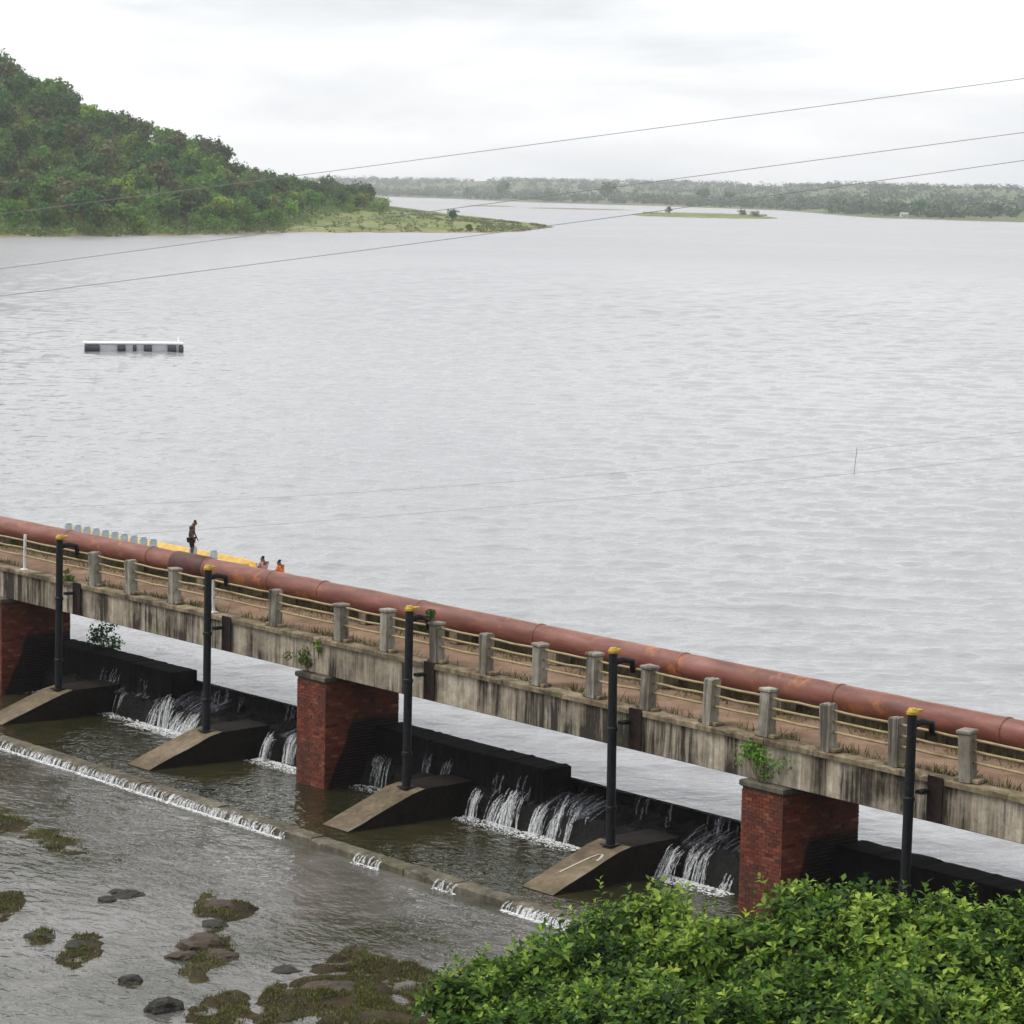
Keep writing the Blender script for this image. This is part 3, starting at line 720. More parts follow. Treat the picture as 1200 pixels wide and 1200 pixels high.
rock(236, 1110, .48, 'brown lumpy rock on top of the mud mound', 'brown_rock', 7, .6)
rock(256, 1121, .40, 'low brown rock at the wet edge of the mud mound', 'brown_rock', 8, .45)
rock(218, 1121, .34, 'dark brown rock at the far side of the mud mound', 'brown_rock', 17, .45)
rock(46, 1098, .32, 'flat grey stone barely breaking the water surface', seed=9, flat=.3)
rock(92, 1109, .30, 'dark stone inside a tuft of green weed', seed=10, flat=.5)
rock(334, 1137, .30, 'flat dark stone alone in the pale shallows', seed=11, flat=.3)
rock(258, 1062, .40, 'mossy brown stone on a weedy bar in the stream', 'brown_rock', 12, .4)
rock(388, 1160, .50, 'brown lumpy rock on the muddy bank by the shrubs', 'brown_rock', 13, .4)

# ================================================================== PLANTS
def crown_proto(name, mat, h, w, seed, nclump, per, leaf, trunk=True, flat=.8):
    rng = np.random.default_rng(seed); cs, rs = [], []
    for _ in range(nclump):
        d = rng.normal(size=3); d /= np.linalg.norm(d); r = rng.uniform(.25, .95)
        cs.append((d[0] * r * w * .42, d[1] * r * w * .42, h * .62 + d[2] * r * h * .30)); rs.append(w * rng.uniform(.13, .24))
    me = mesh_quads(name, leaf_cloud(cs, rs, per, leaf, rng, flat=flat), mat)
    b = MB(); R = random.Random(seed); b.tube([(0, 0, -.5), (.02 * h * R.gauss(0, 1), 0, h * .3), (.03 * h * R.gauss(0, 1), .02 * h, h * .6)], [h * .035, h * .026, h * .014], 6)
    for c in cs[:5]: b.tube([(0, 0, h * R.uniform(.25, .45)), tuple(c)], [h * .014, h * .006], 5)
    t = b.build('t', 'dry_bark'); tme = t.data; bpy.data.objects.remove(t)
    return me, tme, h
def tree(name, proto, loc, sc, rz, lab, cat='tree', group=None, zs=1.0):
    if name == 'lone_tree': loc = Vector(loc) - Vector((0, 0, proto[2] * .24))
    o = root(name, loc, rz, lab, cat, group); o.scale = (sc, sc, sc * zs)
    link('trunk', proto[1], o); link('crown', proto[0], o); return o
KINDS = [('dark green broad crowned tree on the wooded hillside', 'leaf_dark', 8.5, 7.0), ('mid green round tree on the wooded hillside', 'leaf_mid', 7.5, 6.5),
         ('bright green low bushy tree on the wooded hillside', 'leaf_light', 5.5, 6.0), ('greyish olive sparse crowned tree on the wooded hillside', 'leaf_olive', 8.5, 6.5)]
PROT = [[crown_proto('crown', m_, h, w_, 100 + 10 * k + q, 26, 26, .85) for q in range(2)] for k, (l_, m_, h, w_) in enumerate(KINDS)]
R = random.Random(21); placed = []; tries = 0; rest_c, rest_r = [], []
while len(placed) < 620 and tries < 30000:
    tries += 1
    x = R.uniform(-25 if len(placed) < 300 else -110, 425); f = interp(x, FRONT); wd = interp(x, [(-90, 300), (250, 240), (425, 420)])
    D = f + 4 + wd * 1.08 * R.random() ** .8
    if x > 320 and D < f + 50 + (x - 320) * 2.2: continue
    z = hill_z(x, D)
    if z < .3: continue
    p = polar(x, D, z); mind = (7.6 if x > 240 else 8.6) if len(placed) < 300 else 4.6
    if any((p - q).length < mind for q in placed): continue
    placed.append(p)
    k = R.choices([0, 1, 2, 3], [.36, .30, .16, .18])[0]
    if D < f + 25: k = R.choice([0, 1, 1, 2])
    if len(placed) > 300:
        for _ in range(5): rest_c.append((p.x + R.gauss(0, 1.6), p.y + R.gauss(0, 1.6), z + R.uniform(2.0, 6.0))); rest_r.append(R.uniform(1.2, 2.2))
        continue
    pr = R.choice(PROT[k]); sc = R.uniform(1.0, 1.85) * (1.0 if x < 260 else .85)
    tree('hillside_tree', pr, (p.x, p.y, z - .4), sc, R.uniform(0, 6.28), KINDS[k][0].replace('on the wooded hillside', 'at the foot of the wooded hill by the water' if D < f + 45 else 'on the skyline ridge of the wooded hill' if D > f + wd * .86 else 'midway up the wooded hillside'), 'tree', ['dark trees', 'round trees', 'bright bushy trees', 'olive trees'][k] + ' on the wooded hill', R.uniform(.85, 1.2))
o = link('hill_canopy', mesh_quads('hill_canopy', leaf_cloud(rest_c, rest_r, 24, .95, np.random.default_rng(3)), 'leaf_mid')); tag(o, 'continuous leafy canopy filling the gaps on the wooded hill', 'woods', None, 'stuff')
# undergrowth between the trees and along the hill foot
rng = np.random.default_rng(5); cs, rs = [], []
while len(cs) < 3400:
    x = R.uniform(-110, 440); f = interp(x, FRONT); D = f + 1 + 330 * R.random()
    if x > 330 and D < f + 30 + (x - 330) * 2.4: continue
    z = hill_z(x, D)
    if z > -.5: p = polar(x, D, max(z, .1) + .4); cs.append(tuple(p)); rs.append(R.uniform(1.0, 2.6))
o = link('undergrowth', mesh_quads('undergrowth', leaf_cloud(cs, rs, 22, .9, rng), 'undergrowth')); tag(o, 'dense low green undergrowth covering the hillside between trees', 'undergrowth', None, 'stuff')
# shrubs and small trees on the spit and island
SP = [(523, 1230, 7.2, 7.0, 0, 'dark round tree standing alone on the grassy spit'), (543, 1078, 4.0, 3.2, 1, 'small green bush at the spit waterline'), (440, 1480, 8, 7.5, 3, 'olive tree at the edge of the wood on the spit'),
      (418, 1330, 9.5, 9, 0, 'large dark tree where the wood meets the grassy spit'),
      (405, 1200, 6, 5.5, 2, 'bright bushy tree at the wood edge'), (440, 1330, 6, 6, 1, 'green tree among the grass at the wood edge'), (775, 2060, 10, 6.5, 0, 'dark upright tree alone on the low island'), (861, 2030, 8.5, 8, 1, 'green leafy bush at the end of the low island'), (874, 2010, 7, 9, 3, 'pale olive bush at the tip of the low island')]
for i, (x, D, h, w_, k, lab) in enumerate(SP):
    z = max(hill_z(x, D), .3) if x < 640 else .8
    pr = crown_proto('crown', KINDS[k][1], h, w_, 300 + i, 20, 24, .8)
    p = polar(x, D, z - .3); tree('lone_tree', pr, p, 1, 0, lab, 'tree')
# tussocks on the spit and the island
cs, rs = [], []
while len(cs) < 2400:
    x = R.uniform(325, 632); f = interp(x, FRONT); D = f + R.random() ** 1.3 * (interp(x, BACK) - f) * .7
    z = hill_z(x, D)
    if z > .15 and fbm(x * .06, D * .012, 8.) > -.05: cs.append(tuple(polar(x, D, z + .1))); rs.append(R.uniform(.35, 1.0))
for _ in range(260): x = R.uniform(745, 890); cs.append(tuple(polar(x, 2060 + R.uniform(-60, 60), 1.6))); rs.append(R.uniform(.5, 1.3))
o = link('spit_tussocks', mesh_quads('spit_tussocks', leaf_cloud(cs, rs, 9, .8, np.random.default_rng(8)), 'tussock')); tag(o, 'rough grass tussocks on the low spit and island', 'grass', None, 'stuff')
# far shore: single trees that stand out, then the wood as one mass
FT = [(580, 220, 24), (704, 222, 26), (815, 221, 24), (700, 226, 18), (1068, 243, 22), (1155, 245, 20), (965, 238, 18), (845, 226, 18), (1010, 243, 15), (636, 224, 15), (905, 232, 16), (1100, 246, 15), (1180, 250, 14), (930, 238, 14), (748, 226, 14), (980, 241, 13), (540, 219, 14), (1125, 247, 14)]
fp = [crown_proto('crown', 'leaf_dark', 12, 12, 400 + q, 16, 16, 2.0) for q in range(3)]
for i, (x, yb, s) in enumerate(FT):
    D = interp(x, FAR) + 120 + 60 * (i % 4); z = far_z(x, D)
    tree('far_tree', fp[i % 3], polar(x, D, z - .4), s * D / FPX / 12 * .95, i, 'dark tree standing out along the hazy far shore', 'tree', 'single dark trees on the far shore')
rng = np.random.default_rng(9); cs, rs = [], []
for _ in range(5600):
    x = R.uniform(-120, 1330); f = interp(x, FAR); D = f + 70 + (7400 - f) * R.random() ** 1.5
    if x < 420 and D < 4000: continue
    if fbm(x * .012, D * .0016, 6.) < -.24: continue
    z = far_z(x, D); h = R.uniform(4, 12); cs.append(tuple(polar(x, D, z + h * .5))); rs.append(h * .8)
o = link('far_wood', mesh_quads('far_wood', leaf_cloud(cs, rs, 26, 3.6, rng, flat=.7), 'leaf_far')); tag(o, 'hazy blue green belt of woods along the far shore', 'woods', None, 'stuff')
# back of the hill: wood beyond the ridge at the channel
cs, rs = [], []
for _ in range(900):
    x = R.uniform(300, 445); D = R.uniform(1300, 2300)
    z = hill_z(x, D)
    if z > .4: h = R.uniform(4, 8); cs.append(tuple(polar(x, D, z + h * .45))); rs.append(h * .6)
o = link('spit_wood', mesh_quads('spit_wood', leaf_cloud(cs, rs, 24, 1.6, rng), 'undergrowth')); tag(o, 'belt of woodland behind the grassy spit', 'woods', None, 'stuff')

# ---- foreground shrubs: spiral shoots of pointed leaves
def shrub(name, base, lobes, nshoot, seed, lab, leaf=.13, group=None):
    rng = np.random.default_rng(seed); o = root(name, base, 0, lab, 'shrub', group); Q, T = [], []
    b = MB(); R_ = random.Random(seed)
    b.tube([(0, 0, -.4), (.1, .05, .5), (.15, 0, 1.1)], [.09, .075, .05], 8)
    for (cx, cy, cz, r, rz) in lobes:
        b.tube([(.08, .03, .4), (cx * .5, cy * .5, cz * .55 + .1), (cx, cy, cz), (cx, cy, cz + rz * .6)], [.06, .045, .03, .012], 6)
        for _ in range(10):
            d = Vector(rng.normal(size=3)).normalized(); d.z = abs(d.z) * .8; b.tube([(cx, cy, cz - .1), (cx + d.x * r * .8, cy + d.y * r * .8, cz + d.z * rz * .8)], [.018, .006], 4, False)
    tot = sum(l[3] ** 2 for l in lobes)
    for (cx, cy, cz, r, rz) in lobes:
        n = int(nshoot * r * r / tot); sub = rng.normal(size=(14, 3)); sub /= np.linalg.norm(sub, axis=1)[:, None]; off = rng.normal(0, .07)
        for _ in range(n):
            d = rng.normal(size=3); d /= np.linalg.norm(d); d[2] = abs(d[2]) * 1.1 - .35; d /= np.linalg.norm(d)
            lump = 1 + .34 * max(0, float((sub @ d).max()) - .72) * 4 - .20
            depth = rng.uniform(.45, 1.03) ** .5
            p = np.array([cx, cy, cz]) + d * np.array([r, r, rz]) * depth * lump * rng.uniform(.9, 1.06)
            ax = d * .7 + np.array([0, 0, .75]) + rng.normal(scale=.3, size=3); ax /= np.linalg.norm(ax)
            a = np.cross(ax, [1, .3, .2]); a /= np.linalg.norm(a); c = np.cross(ax, a)
            L = rng.uniform(.14, .32); k = rng.integers(6, 12); young = rng.random(); big_ = rng.uniform(.6, 1.5); dead = rng.random() < .012
            if rng.random() < .10 and d[2] > .2: p = p + ax * rng.uniform(.15, .45); L *= 1.8
            for j in range(k):
                t = (j + 1) / k; th = j * 2.4 + rng.uniform(-.3, .3); rad = a * math.cos(th) + c * math.sin(th)
                tilt = .35 + .75 * t; dl = rad * (1.15 - .5 * t) + ax * (tilt - .35); dl /= np.linalg.norm(dl)
                s = leaf * big_ * rng.uniform(.75, 1.25) * (1.15 - .45 * t); q = p + ax * L * (t - .6); sd = np.cross(dl, ax); sd /= (np.linalg.norm(sd) + 1e-6); nn = np.cross(sd, dl)
                w_ = s * .27; tip = q + dl * s - nn * s * .10 - np.array([0, 0, s * .08]); mid = q + dl * s * .5
                Q.append([q, mid + sd * w_ + nn * s * .05, tip, mid]); Q.append([q, mid, tip, mid - sd * w_ + nn * s * .05])
                tv = .24 + .28 * rng.random() + .40 * t * young ** 1.5 + .12 * (depth - .8) + off; T += [tv, tv + .03]
    b.build('stems', 'dry_bark', o, True)
    me = mesh_quads('leaves', np.array(Q), 'leaf_bush', np.clip(np.array(T), 0, 1)); lo = link('leaves', me, o)
    return o
def sb(px, Y, dz=0): # base on the bank at this bearing and distance
    p = polar(px, Y); p.z = ground_z(p.x, p.y) + dz; return p
def lobes_for(base, spec):
    out = []; RR = random.Random(len(spec) + int(base.x * 10))
    spec = spec + [(x + RR.gauss(0, 38), y + RR.uniform(-16, 26), Y + RR.uniform(-1, 1), r * RR.uniform(.35, .6), z * RR.uniform(.4, .7)) for (x, y, Y, r, z) in spec]
    for (px, py, Y, r, rz) in spec:
        p = at_y(px, py, Y); out.append((p.x - base.x, p.y - base.y, p.z - base.z - rz * .9, r, rz))
    return out
SHR = [(860, 55.5, [(720, 1066, 57.5, .9, .8), (775, 1062, 57.5, .9, .8), (800, 1100, 56, 1.2, 1.0), (860, 1090, 56, 1.0, .9), (700, 1110, 56, 1.0, .9), (760, 1130, 55, 1.3, 1.1)], 'broad bright green leafy shrub covering the stream edge left of the near brick pier', 1500),
       (985, 55.0, [(945, 1048, 57, .95, .85), (1000, 1046, 57, 1.1, .9), (900, 1085, 56, 1.1, 1.0), (960, 1090, 55.5, 1.3, 1.1), (1040, 1060, 56, 1.1, 1.0), (930, 1150, 54, 1.4, 1.1)], 'tall bright green leafy shrub right in front of the near brick pier', 1500),
       (1150, 55.0, [(1100, 1062, 56.5, 1.0, .9), (1150, 1070, 56, 1.2, 1.0), (1200, 1066, 56, 1.2, 1.0), (1090, 1110, 55, 1.3, 1.1), (1160, 1130, 54.5, 1.4, 1.1), (1250, 1080, 56, 1.5, 1.2)], 'bright green leafy shrub below the right end of the bridge', 1500),
       (640, 54.5, [(585, 1128, 55.5, .8, .7), (640, 1105, 56, .9, .8), (560, 1158, 55, .8, .7), (630, 1150, 55, 1.1, .9), (690, 1160, 54.5, 1.2, 1.0), (540, 1185, 54.6, .7, .6)], 'bushy green shrub sloping down to the muddy stream bank', 1100),
       (800, 52.5, [(720, 1170, 53, 1.2, .9), (800, 1165, 53, 1.3, 1.0), (880, 1170, 53, 1.3, 1.0), (640, 1185, 53, 1.0, .8), (580, 1195, 53.2, .8, .7)], 'low spreading green shrub on the bank beneath the taller shrubs', 1300),
       (1080, 52.0, [(980, 1160, 53, 1.3, 1.0), (1060, 1165, 52.6, 1.4, 1.1), (1140, 1170, 52.6, 1.4, 1.1), (1210, 1160, 53, 1.5, 1.2)], 'dense green shrub on the bank below the right hand shrubs', 1300)]
for i, (px, Y, spec, lab, n) in enumerate(SHR):
    b_ = sb(px, Y); shrub('leafy_shrub', b_, lobes_for(b_, spec), int(n * 1.35), 60 + i, lab, .19, 'leafy shrubs on the near bank')
# plants rooted in the bridge
def small_plant(base, h, w_, n, seed, lab, leaf=.09, mat='leaf_mid'):
    rng = np.random.default_rng(seed); cs = [(rng.normal() * w_ * .35, rng.normal() * w_ * .25, h * rng.uniform(.25, 1)) for _ in range(n)]
    o = root('wall_plant', base, BANG, lab, 'plant', 'plants rooted in the bridge')
    link('leaves', mesh_quads('leaves', leaf_cloud(cs, [w_ * .36] * n, 40, leaf, rng), mat), o)
    b = MB()
    for c in cs[:4]: b.tube([(0, 0, -.05), c], [.014, .006], 5)
    b.build('stems', 'dry_bark', o)
small_plant(B(-67.0, 49.25, 1.98), .65, .55, 9, 1, 'small green plant growing on the corner of a brick pier top', .10)
small_plant(B(-66.35, 49.22, 2.5), .55, .22, 5, 2, 'slender green sprig hanging against the pale girder over a pier', .08, 'leaf_light')
small_plant(B(-48.0, 49.2, 1.98), .95, .75, 16, 3, 'bushy green plant sprouting on the near brick pier beneath the girder', .10, 'leaf_mid')
small_plant(B(-61.25, 49.35, 4.2), .32, .30, 6, 4, 'weeds growing on top of a steel pole beside the pipe', .09, 'leaf_dark')
small_plant(B(-82.6, 52.1, .0), 1.1, .9, 16, 5, 'dark scraggly bush on the weir crest next to a brick pier', .12, 'leaf_dark')
small_plant(B(-80.7, 49.25, 2.9), .5, .4, 7, 6, 'mossy green tuft on the blackened girder near a pole', .09, 'leaf_mid')
# grass: stream bars, bank, deck edges
def grass(name, pts, hmin, hmax, lab, spread=.05, w_=.012):
    rng = np.random.default_rng(len(pts)); P = np.array(pts); n = len(P)
    h = rng.uniform(hmin, hmax, size=(n, 1)); ang = rng.uniform(0, 6.28, size=n); a = np.stack([np.cos(ang), np.sin(ang), 0 * ang], 1) * w_ * rng.uniform(.7, 1.6, size=(n, 1))
    lean = rng.normal(scale=.45, size=(n, 3)) * h; lean[:, 2] = h[:, 0]
    Q = np.stack([P - a, P + a, P + lean * .6 + a * .7, P + lean - [0, 0, .0]], 1)
    o = link(name, mesh_quads(name, Q, 'grass_blade', np.clip(rng.normal(.5, .2, n), 0, 1))); tag(o, lab, 'grass', None, 'stuff')
R = random.Random(31); pts = []
for (mx_, my_, rx, ry, h) in MOUNDS:
    n = int(2600 * rx * ry)
    for _ in range(min(n, 11000)):
        x, y = mx_ + R.gauss(0, .5) * rx, my_ + R.gauss(0, .5) * ry; z = ground_z(x, y)
        if z > STREAM_Z - .04 and fbm(x * .8, y * .8, 3.) > -.28: pts.append((x, y, z - .02))
grass('stream_grass', pts, .03, .10, 'short olive grass and weeds on the mud bars of the stream')
pts = []
while len(pts) < 16000:
    x, y = R.uniform(-8, 14), R.uniform(44, 58)
    z = ground_z(x, y)
    if z > STREAM_Z and fbm(x * .5, y * .5, 3.) > -.25: pts.append((x, y, z - .02))
grass('bank_grass', pts, .10, .38, 'rough green grass on the near stream bank')
pts = []
for _ in range(15000):
    u = R.uniform(-95, -31); e = R.random()
    if fbm(u * .5, e * 3, 1.) < -.02: continue
    v = VF + .36 + abs(R.gauss(0, .10)) if e < .3 else VB - .35 - abs(R.gauss(0, .55)); p = B(u, v, Z_DECK + .01); pts.append(tuple(p))
grass('deck_grass', pts, .05, .30, 'dry olive weeds along both edges of the dirt deck')

# ================================================================== BOATS AND PEOPLE
def hull(L, W_, H_, n=16, sheer=.07):
    m = MB(); sec = []
    for i in range(n + 1):
        t = i / n; x = (t - .5) * L; wv = W_ / 2 * (1 - abs(2 * t - 1) ** 5 * .75 if t > .5 else 1 - abs(2 * t - 1) ** 8 * .35); zt = H_ + sheer * (2 * t - 1) ** 4
        sec.append([(x, -wv, zt), (x, -wv * .8, .02), (x, 0, -.12), (x, wv * .8, .02), (x, wv, zt), (x, wv - .07, zt), (x, wv * .72, .18), (x, -wv * .72, .18), (x, -wv + .07, zt)])
    k = 9
    for s in sec: m.v += s
    for i in range(n):
        for j in range(k):
            m.f.append((i * k + j, i * k + (j + 1) % k, (i + 1) * k + (j + 1) % k, (i + 1) * k + j))
    m.f.append(tuple(range(k))); m.f.append(tuple(n * k + j for j in range(k))[::-1]); return m
p0, p1 = on_z(70, 619, .5), on_z(296, 662, .5); c = (p0 + p1) / 2; d = p1 - p0; ang = math.atan2(d.y, d.x); Lb = d.length
boat = root('passenger_boat', (c.x, c.y, 0), ang, 'long yellow passenger boat with pale blue seats moored behind the pipe', 'boat')
hull(Lb, 2.0, .50).build('hull', 'boat_yellow', boat, False)
m = MB(); m.box(-Lb / 2 + .3, Lb / 2 - 1.2, -.7, .7, .19, .24); m.build('floor', 'boat_wood', boat)
sm = MB(); sm.box(-.2, .2, -.24, .24, .24, .55, .03); sm.box(-.24, -.17, -.24, .24, .55, 1.0, .03); sm.box(-.27, -.16, -.17, .17, .97, 1.12, .03); t_ = sm.build('t', 'blue_plastic'); seat_me = t_.data; bpy.data.objects.remove(t_)
for i in (0, 1, 2, 3, 4, 5, 6, 7, 8, 9, 13, 15):
    x = -Lb / 2 + .7 + i * (Lb - 2.0) / 17
    link('seat', seat_me, boat, (x, .15, 0)).scale = (1, .8, .72)
q0, q1 = on_z(292, 673, .35), on_z(366, 689, .35); c2 = (q0 + q1) / 2; d2 = q1 - q0; ang2 = math.atan2(d2.y, d2.x)
boat2 = root('rowing_boat', (c2.x, c2.y, 0), ang2, 'small yellow rowing boat with two people sitting in it', 'boat')
hull(d2.length, 1.5, .45).build('hull', 'boat_yellow', boat2)
for x in (-.9, .75): m = MB(); m.box(x - .18, x + .18, -.62, .62, .34, .40, .01); m.build('thwart', 'boat_wood', boat2)

def skinmesh(name, joints, edges, mat, parent=None, sub=2, rootv=0):
    me = bpy.data.meshes.new(name); me.from_pydata([j[:3] for j in joints], edges, []); me.materials.append(MAT[mat])
    o = link(name, me, parent)
    md = o.modifiers.new('skin', 'SKIN'); md.use_smooth_shade = True
    if not me.skin_vertices: 
        bpy.context.view_layer.objects.active = o
    lay = me.skin_vertices[0].data
    for v, j in zip(lay, joints): v.radius = (j[3], j[4] if len(j) > 4 else j[3]); v.use_root = False
    lay[rootv].use_root = True
    s = o.modifiers.new('sub', 'SUBSURF'); s.levels = sub; s.render_levels = sub
    return o
def person(loc, rz, pose, lab, top, bottom):
    """pose: joints in metres, person faces +X"""
    J = pose; names = ['hip', 'belly', 'chest', 'neck', 'head', 'crown', 'sL', 'eL', 'wL', 'sR', 'eR', 'wR', 'hL', 'kL', 'aL', 'tL', 'hR', 'kR', 'aR', 'tR']
    rad = dict(hip=(.14, .11), belly=(.13, .10), chest=(.16, .11), neck=(.068,), head=(.088, .10), crown=(.072, .085), sL=(.06,), eL=(.042,), wL=(.03,), sR=(.06,), eR=(.042,), wR=(.03,), hL=(.085,), kL=(.058,), aL=(.038,), tL=(.035,), hR=(.085,), kR=(.058,), aR=(.038,), tR=(.035,))
    joints = [(*J[n], *rad[n]) for n in names]; ix = {n: i for i, n in enumerate(names)}
    E = [('hip', 'belly'), ('belly', 'chest'), ('chest', 'neck'), ('neck', 'head'), ('head', 'crown'), ('chest', 'sL'), ('sL', 'eL'), ('eL', 'wL'), ('chest', 'sR'), ('sR', 'eR'), ('eR', 'wR'), ('hip', 'hL'), ('hL', 'kL'), ('kL', 'aL'), ('aL', 'tL'), ('hip', 'hR'), ('hR', 'kR'), ('kR', 'aR'), ('aR', 'tR')]
    ed = [(ix[a], ix[b]) for a, b in E]
    for w_, e_ in (('wL', 'eL'), ('wR', 'eR')):                       # palm, four fingers and a thumb
        a = Vector(J[w_]); dr = (a - Vector(J[e_])).normalized(); side = dr.cross(Vector((.3, .2, 1))).normalized()
        pi = len(joints); joints.append((*(a + dr * .08), .034, .018)); ed.append((ix[w_], pi))
        for f in range(4):
            q = a + dr * .10 + side * (.027 * (f - 1.5)); fi = len(joints); joints.append((*q, .0095)); joints.append((*(q + dr * (.06 + .012 * (f in (1, 2))) - Vector((0, 0, .015))), .008)); ed += [(pi, fi), (fi, fi + 1)]
        fi = len(joints); joints.append((*(a + dr * .04 + side * .045), .011)); joints.append((*(a + dr * .085 + side * .06), .009)); ed += [(ix[w_], fi), (fi, fi + 1)]
    hv = Vector(J['head']); cv = Vector(J['crown']); hu = (cv - hv).normalized(); fr = Vector((1, 0, 0)) - hu * hu.x; fr.normalize()
    ni = len(joints); joints.append((*(hv + fr * .115 + hu * .01), .014)); ed.append((ix['head'], ni))
    o = skinmesh('person', joints, ed, 'skin'); o.location = loc; o.rotation_euler[2] = rz; tag(o, lab, 'person')
    hj = [(*(hv + hu * .02 - fr * .04), .078, .085), (*(cv - fr * .025), .085, .092), (*(cv + hu * .015 + fr * .035), .06)]
    skinmesh('hair', hj, [(0, 1), (1, 2)], 'hair', o)
    if top:
        tj = [(*J[n], rad[n][0] + .022, rad[n][-1] + .022) for n in ('hip', 'belly', 'chest')]; up_ = Vector(J['chest']).lerp(Vector(J['neck']), .4); tj.append((*up_, .10))
        for s_, e_ in (('sL', 'eL'), ('sR', 'eR')): tj += [(*J[s_], .078), (*Vector(J[s_]).lerp(Vector(J[e_]), .6), .06)]
        skinmesh('vest' if 'vest' in top else 'shirt', tj, [(0, 1), (1, 2), (2, 3), (2, 4), (4, 5), (2, 6), (6, 7)], top, o)
    bj = [(*J['hip'], .165, .135), (*J['hL'], .105), (*Vector(J['hL']).lerp(Vector(J['kL']), .95), .085), (*J['hR'], .105), (*Vector(J['hR']).lerp(Vector(J['kR']), .95), .085)]
    skinmesh('trousers', bj, [(0, 1), (1, 2), (0, 3), (3, 4)], bottom, o)
    return o
stand = dict(hip=(0, 0, .92), belly=(-.01, 0, 1.08), chest=(.03, 0, 1.34), neck=(.10, 0, 1.50), head=(.16, 0, 1.58), crown=(.19, 0, 1.65), sL=(.04, .19, 1.40), eL=(.08, .22, 1.12), wL=(.20, .16, .92), sR=(.04, -.19, 1.40), eR=(.06, -.22, 1.12), wR=(.16, -.16, .90),
             hL=(.0, .10, .86), kL=(.05, .11, .48), aL=(-.02, .12, .08), tL=(.15, .13, .04), hR=(0, -.10, .86), kR=(.07, -.11, .48), aR=(.03, -.12, .08), tR=(.20, -.13, .04))
sit = dict(hip=(0, 0, .12), belly=(.01, 0, .27), chest=(.05, 0, .47), neck=(.08, 0, .62), head=(.11, 0, .71), crown=(.115, 0, .78), sL=(.06, .19, .55), eL=(.13, .25, .31), wL=(.34, .17, .24), sR=(.06, -.19, .55), eR=(.13, -.25, .31), wR=(.34, -.17, .24),
           hL=(.05, .10, .12), kL=(.42, .13, .16), aL=(.46, .13, -.20), tL=(.60, .13, -.23), hR=(.05, -.10, .12), kR=(.42, -.13, .16), aR=(.46, -.13, -.20), tR=(.60, -.13, -.23))
# standing man on the boat floor
def on_boat(px, bt, an, lat=0.0):      # point of the boat's centre line at this bearing
    dirv = Vector((math.cos(an), math.sin(an), 0)); a = (px - CPX) / FPX; o_ = bt.location
    # x = a*y approximately (small roll ignored); solve along the boat
    r = ray(px, 645); t = (r.x * o_.y - r.y * o_.x) / (dirv.x * r.y - dirv.y * r.x); return t
t = on_boat(224, boat, ang); dv = Vector((math.cos(ang), math.sin(ang), 0)); pp = boat.location + dv * t
person((pp.x, pp.y, .24), -.15, stand, 'dark clothed man standing bent forward on the long yellow boat', 'brown_cloth', 'dark_cloth')
for px, top, lab, rz_ in ((310, 'pink_cloth', 'person in a pale pink shirt sitting in the small rowing boat', 2.4), (330, 'orange_vest', 'person in an orange life vest sitting in the small rowing boat', 2.7)):
    t = on_boat(px, boat2, ang2); dv = Vector((math.cos(ang2), math.sin(ang2), 0)); pp = boat2.location + dv * t
    person((pp.x, pp.y, .40), rz_, sit, lab, top, 'dark_cloth')

# ---- floating pontoon
a0, a1 = on_z(98, 411, 0), on_z(214, 412, 0); c = (a0 + a1) / 2; d = a1 - a0; LP = d.length; ang = math.atan2(d.y, d.x)
pont = root('floating_pontoon', (c.x, c.y, -.08), ang, 'long white floating pontoon with dark drums out on the lake', 'pontoon')
m = MB(); m.box(-LP / 2, LP / 2, -1.0, 1.0, .80, .97, .03); m.build('deck', 'pontoon_white', pont)
m = MB(); m.box(-LP / 2 + .1, LP / 2 - .1, -.85, .85, -.2, .777); m.build('float_body', 'pontoon_grey', pont)
for f0, f1 in ((0, .155), (.33, .415), (.485, .525), (.595, .68), (.835, .925), (.95, 1.0)):
    x0, x1 = -LP / 2 + f0 * LP, -LP / 2 + f1 * LP; m = MB(); m.tube([(x0 + .02, -.82, .36), (x0 + .06, -.82, .36), (x1 - .06, -.82, .36), (x1 - .02, -.82, .36)], [.30, .38, .38, .30], 12); m.build('drum', 'drum_dark', pont)
m = MB(); m.tube([(LP / 2 - .35, .6, 1.02), (LP / 2 - .35, .6, 1.45)], .09, 8); m.build('bollard', 'pontoon_white', pont)

# ---- overhead wires (sagging between supports beyond the frame)
def wire(pts_px, A, Bp, rad, lab, group):
    A, Bp = Vector((*A, 0)), Vector((*Bp, 0)); dd = (Bp - A); ts, zs = [], []
    for px, py in pts_px:
        r = ray(px, py); k = (A.x * dd.y - A.y * dd.x) / (r.x * dd.y - r.y * dd.x); P = CAMP + r * k; ts.append(((P - A).dot(dd)) / dd.length_squared); zs.append(P.z)
    cf = np.polyfit(ts, zs, 2)
    if cf[0] < .2: cf = np.polyfit(ts, zs, 1); cf = np.array([0, *cf])
    lo, hi = min(ts) - .35, max(ts) + .35; pts = []
    for j in range(41):
        t = lo + (hi - lo) * j / 40; P = A + dd * t; pts.append((P.x, P.y, float(np.polyval(cf, t))))
    m = MB(); m.tube(pts, rad, 6); o = m.build('overhead_wire', 'wire', None, True); tag(o, lab, 'wire', group)
    return A, dd, cf
wg = 'power wires in the sky'
wire([(1200, 92), (800, 146), (400, 199)], (30, 62), (-34, 96), .009, 'topmost overhead power wire crossing the sky', wg)
wire([(1200, 155), (790, 210), (0, 315)], (30, 61), (-34, 95), .009, 'middle overhead power wire crossing sky and hill shore', wg)
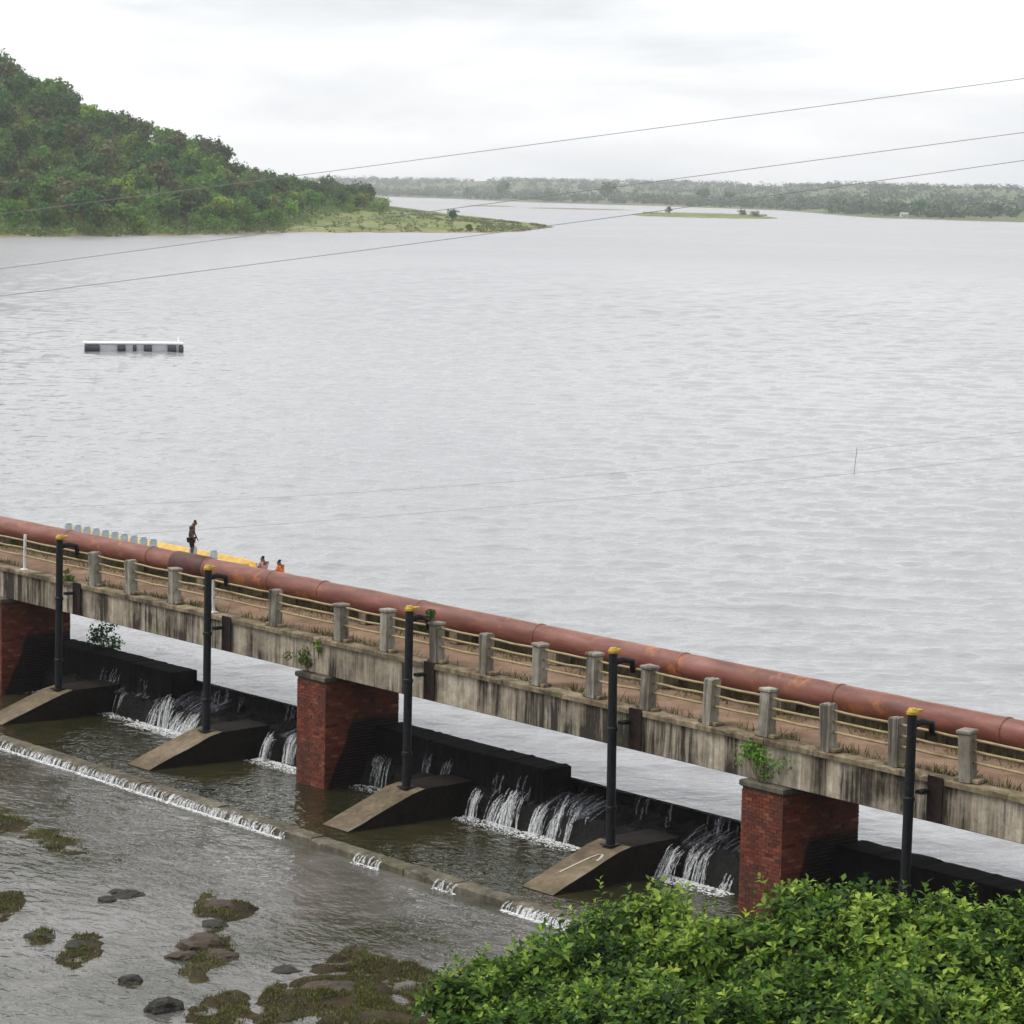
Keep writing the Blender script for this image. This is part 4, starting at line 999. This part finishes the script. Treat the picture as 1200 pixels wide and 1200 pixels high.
wire([(1200, 188), (640, 265), (0, 347)], (30, 60), (-34, 94), .009, 'lowest overhead power wire passing over the island and lake', wg)
l1 = wire([(1200, 506), (655, 560), (200, 589)], (34, 84), (-40, 125), .0055, 'upper of two thin faint wires strung low over the lake', 'thin wires over the lake')
l2 = wire([(1200, 534), (650, 588), (300, 616)], (34, 84.3), (-40, 125.3), .0055, 'lower of two thin faint wires strung low over the lake', 'thin wires over the lake')
A, dd, cf = l1; r = ray(1002, 535); k = (A.x * dd.y - A.y * dd.x) / (r.x * dd.y - r.y * dd.x); P = CAMP + r * k; t = (P - A).dot(dd) / dd.length_squared
z1, z2 = float(np.polyval(cf, t)), float(np.polyval(l2[2], t)); m = MB(); Q_ = A + dd * t; m.tube([(Q_.x + .06, Q_.y, z1 + .10), (Q_.x, Q_.y + .15, z2 - .05)], .011, 6); tag(m.build('wire_spacer', 'wire'), 'short upright spacer rod joining the two thin wires over the lake', 'spacer')

# ---- house on the far shore
x, D = 1049, interp(1049, FAR) + 70; z = far_z(x, D); p = polar(x, D, z); hs = root('far_house', p, .2, 'tiny white house on the hazy far shore', 'house'); hs.scale = (.62,) * 3
m = MB(); m.box(-5, 5, -3, 3, -1, 4.2); m.build('wall', 'wall_white', hs)
m = MB(); m.v = [(-5.5, -3.6, 4.1), (5.5, -3.6, 4.1), (5.5, 3.6, 4.1), (-5.5, 3.6, 4.1), (-5.5, 0, 6.2), (5.5, 0, 6.2)]; m.f = [(0, 1, 5, 4), (2, 3, 4, 5), (0, 4, 3), (1, 2, 5)]; m.build('roof', 'roof_tin', hs)
for x_ in (-3, 3): m = MB(); m.box(x_ - .6, x_ + .6, -3.05, -3.0, 1.2, 2.6); m.build('window', 'drum_dark', hs)
m = MB(); m.box(-.6, .6, -3.06, -3.0, -.9, 2.2); m.build('door', 'boat_wood', hs)

# ---- haze
hb = MB(); hb.box(-8800, 8800, -400, 8800, -9, 125); hm = bpy.data.materials.new('haze'); hm.use_nodes = True; t_ = hm.node_tree; t_.nodes.clear()
ho = t_.nodes.new('ShaderNodeOutputMaterial'); pv = t_.nodes.new('ShaderNodeVolumePrincipled'); pv.inputs['Color'].default_value = (.95, .975, 1.0, 1); pv.inputs['Density'].default_value = .00010; pv.inputs['Anisotropy'].default_value = .2
for k_ in ('Density Attribute', 'Color Attribute', 'Temperature Attribute'): pv.inputs[k_].default_value = ''
hm.cycles.homogeneous_volume = True
t_.links.new(pv.outputs[0], ho.inputs['Volume']); MAT['haze'] = hm
hz = hb.build('haze', 'haze'); tag(hz, 'thin pale haze over the lake and far shore', 'haze', None, 'stuff')
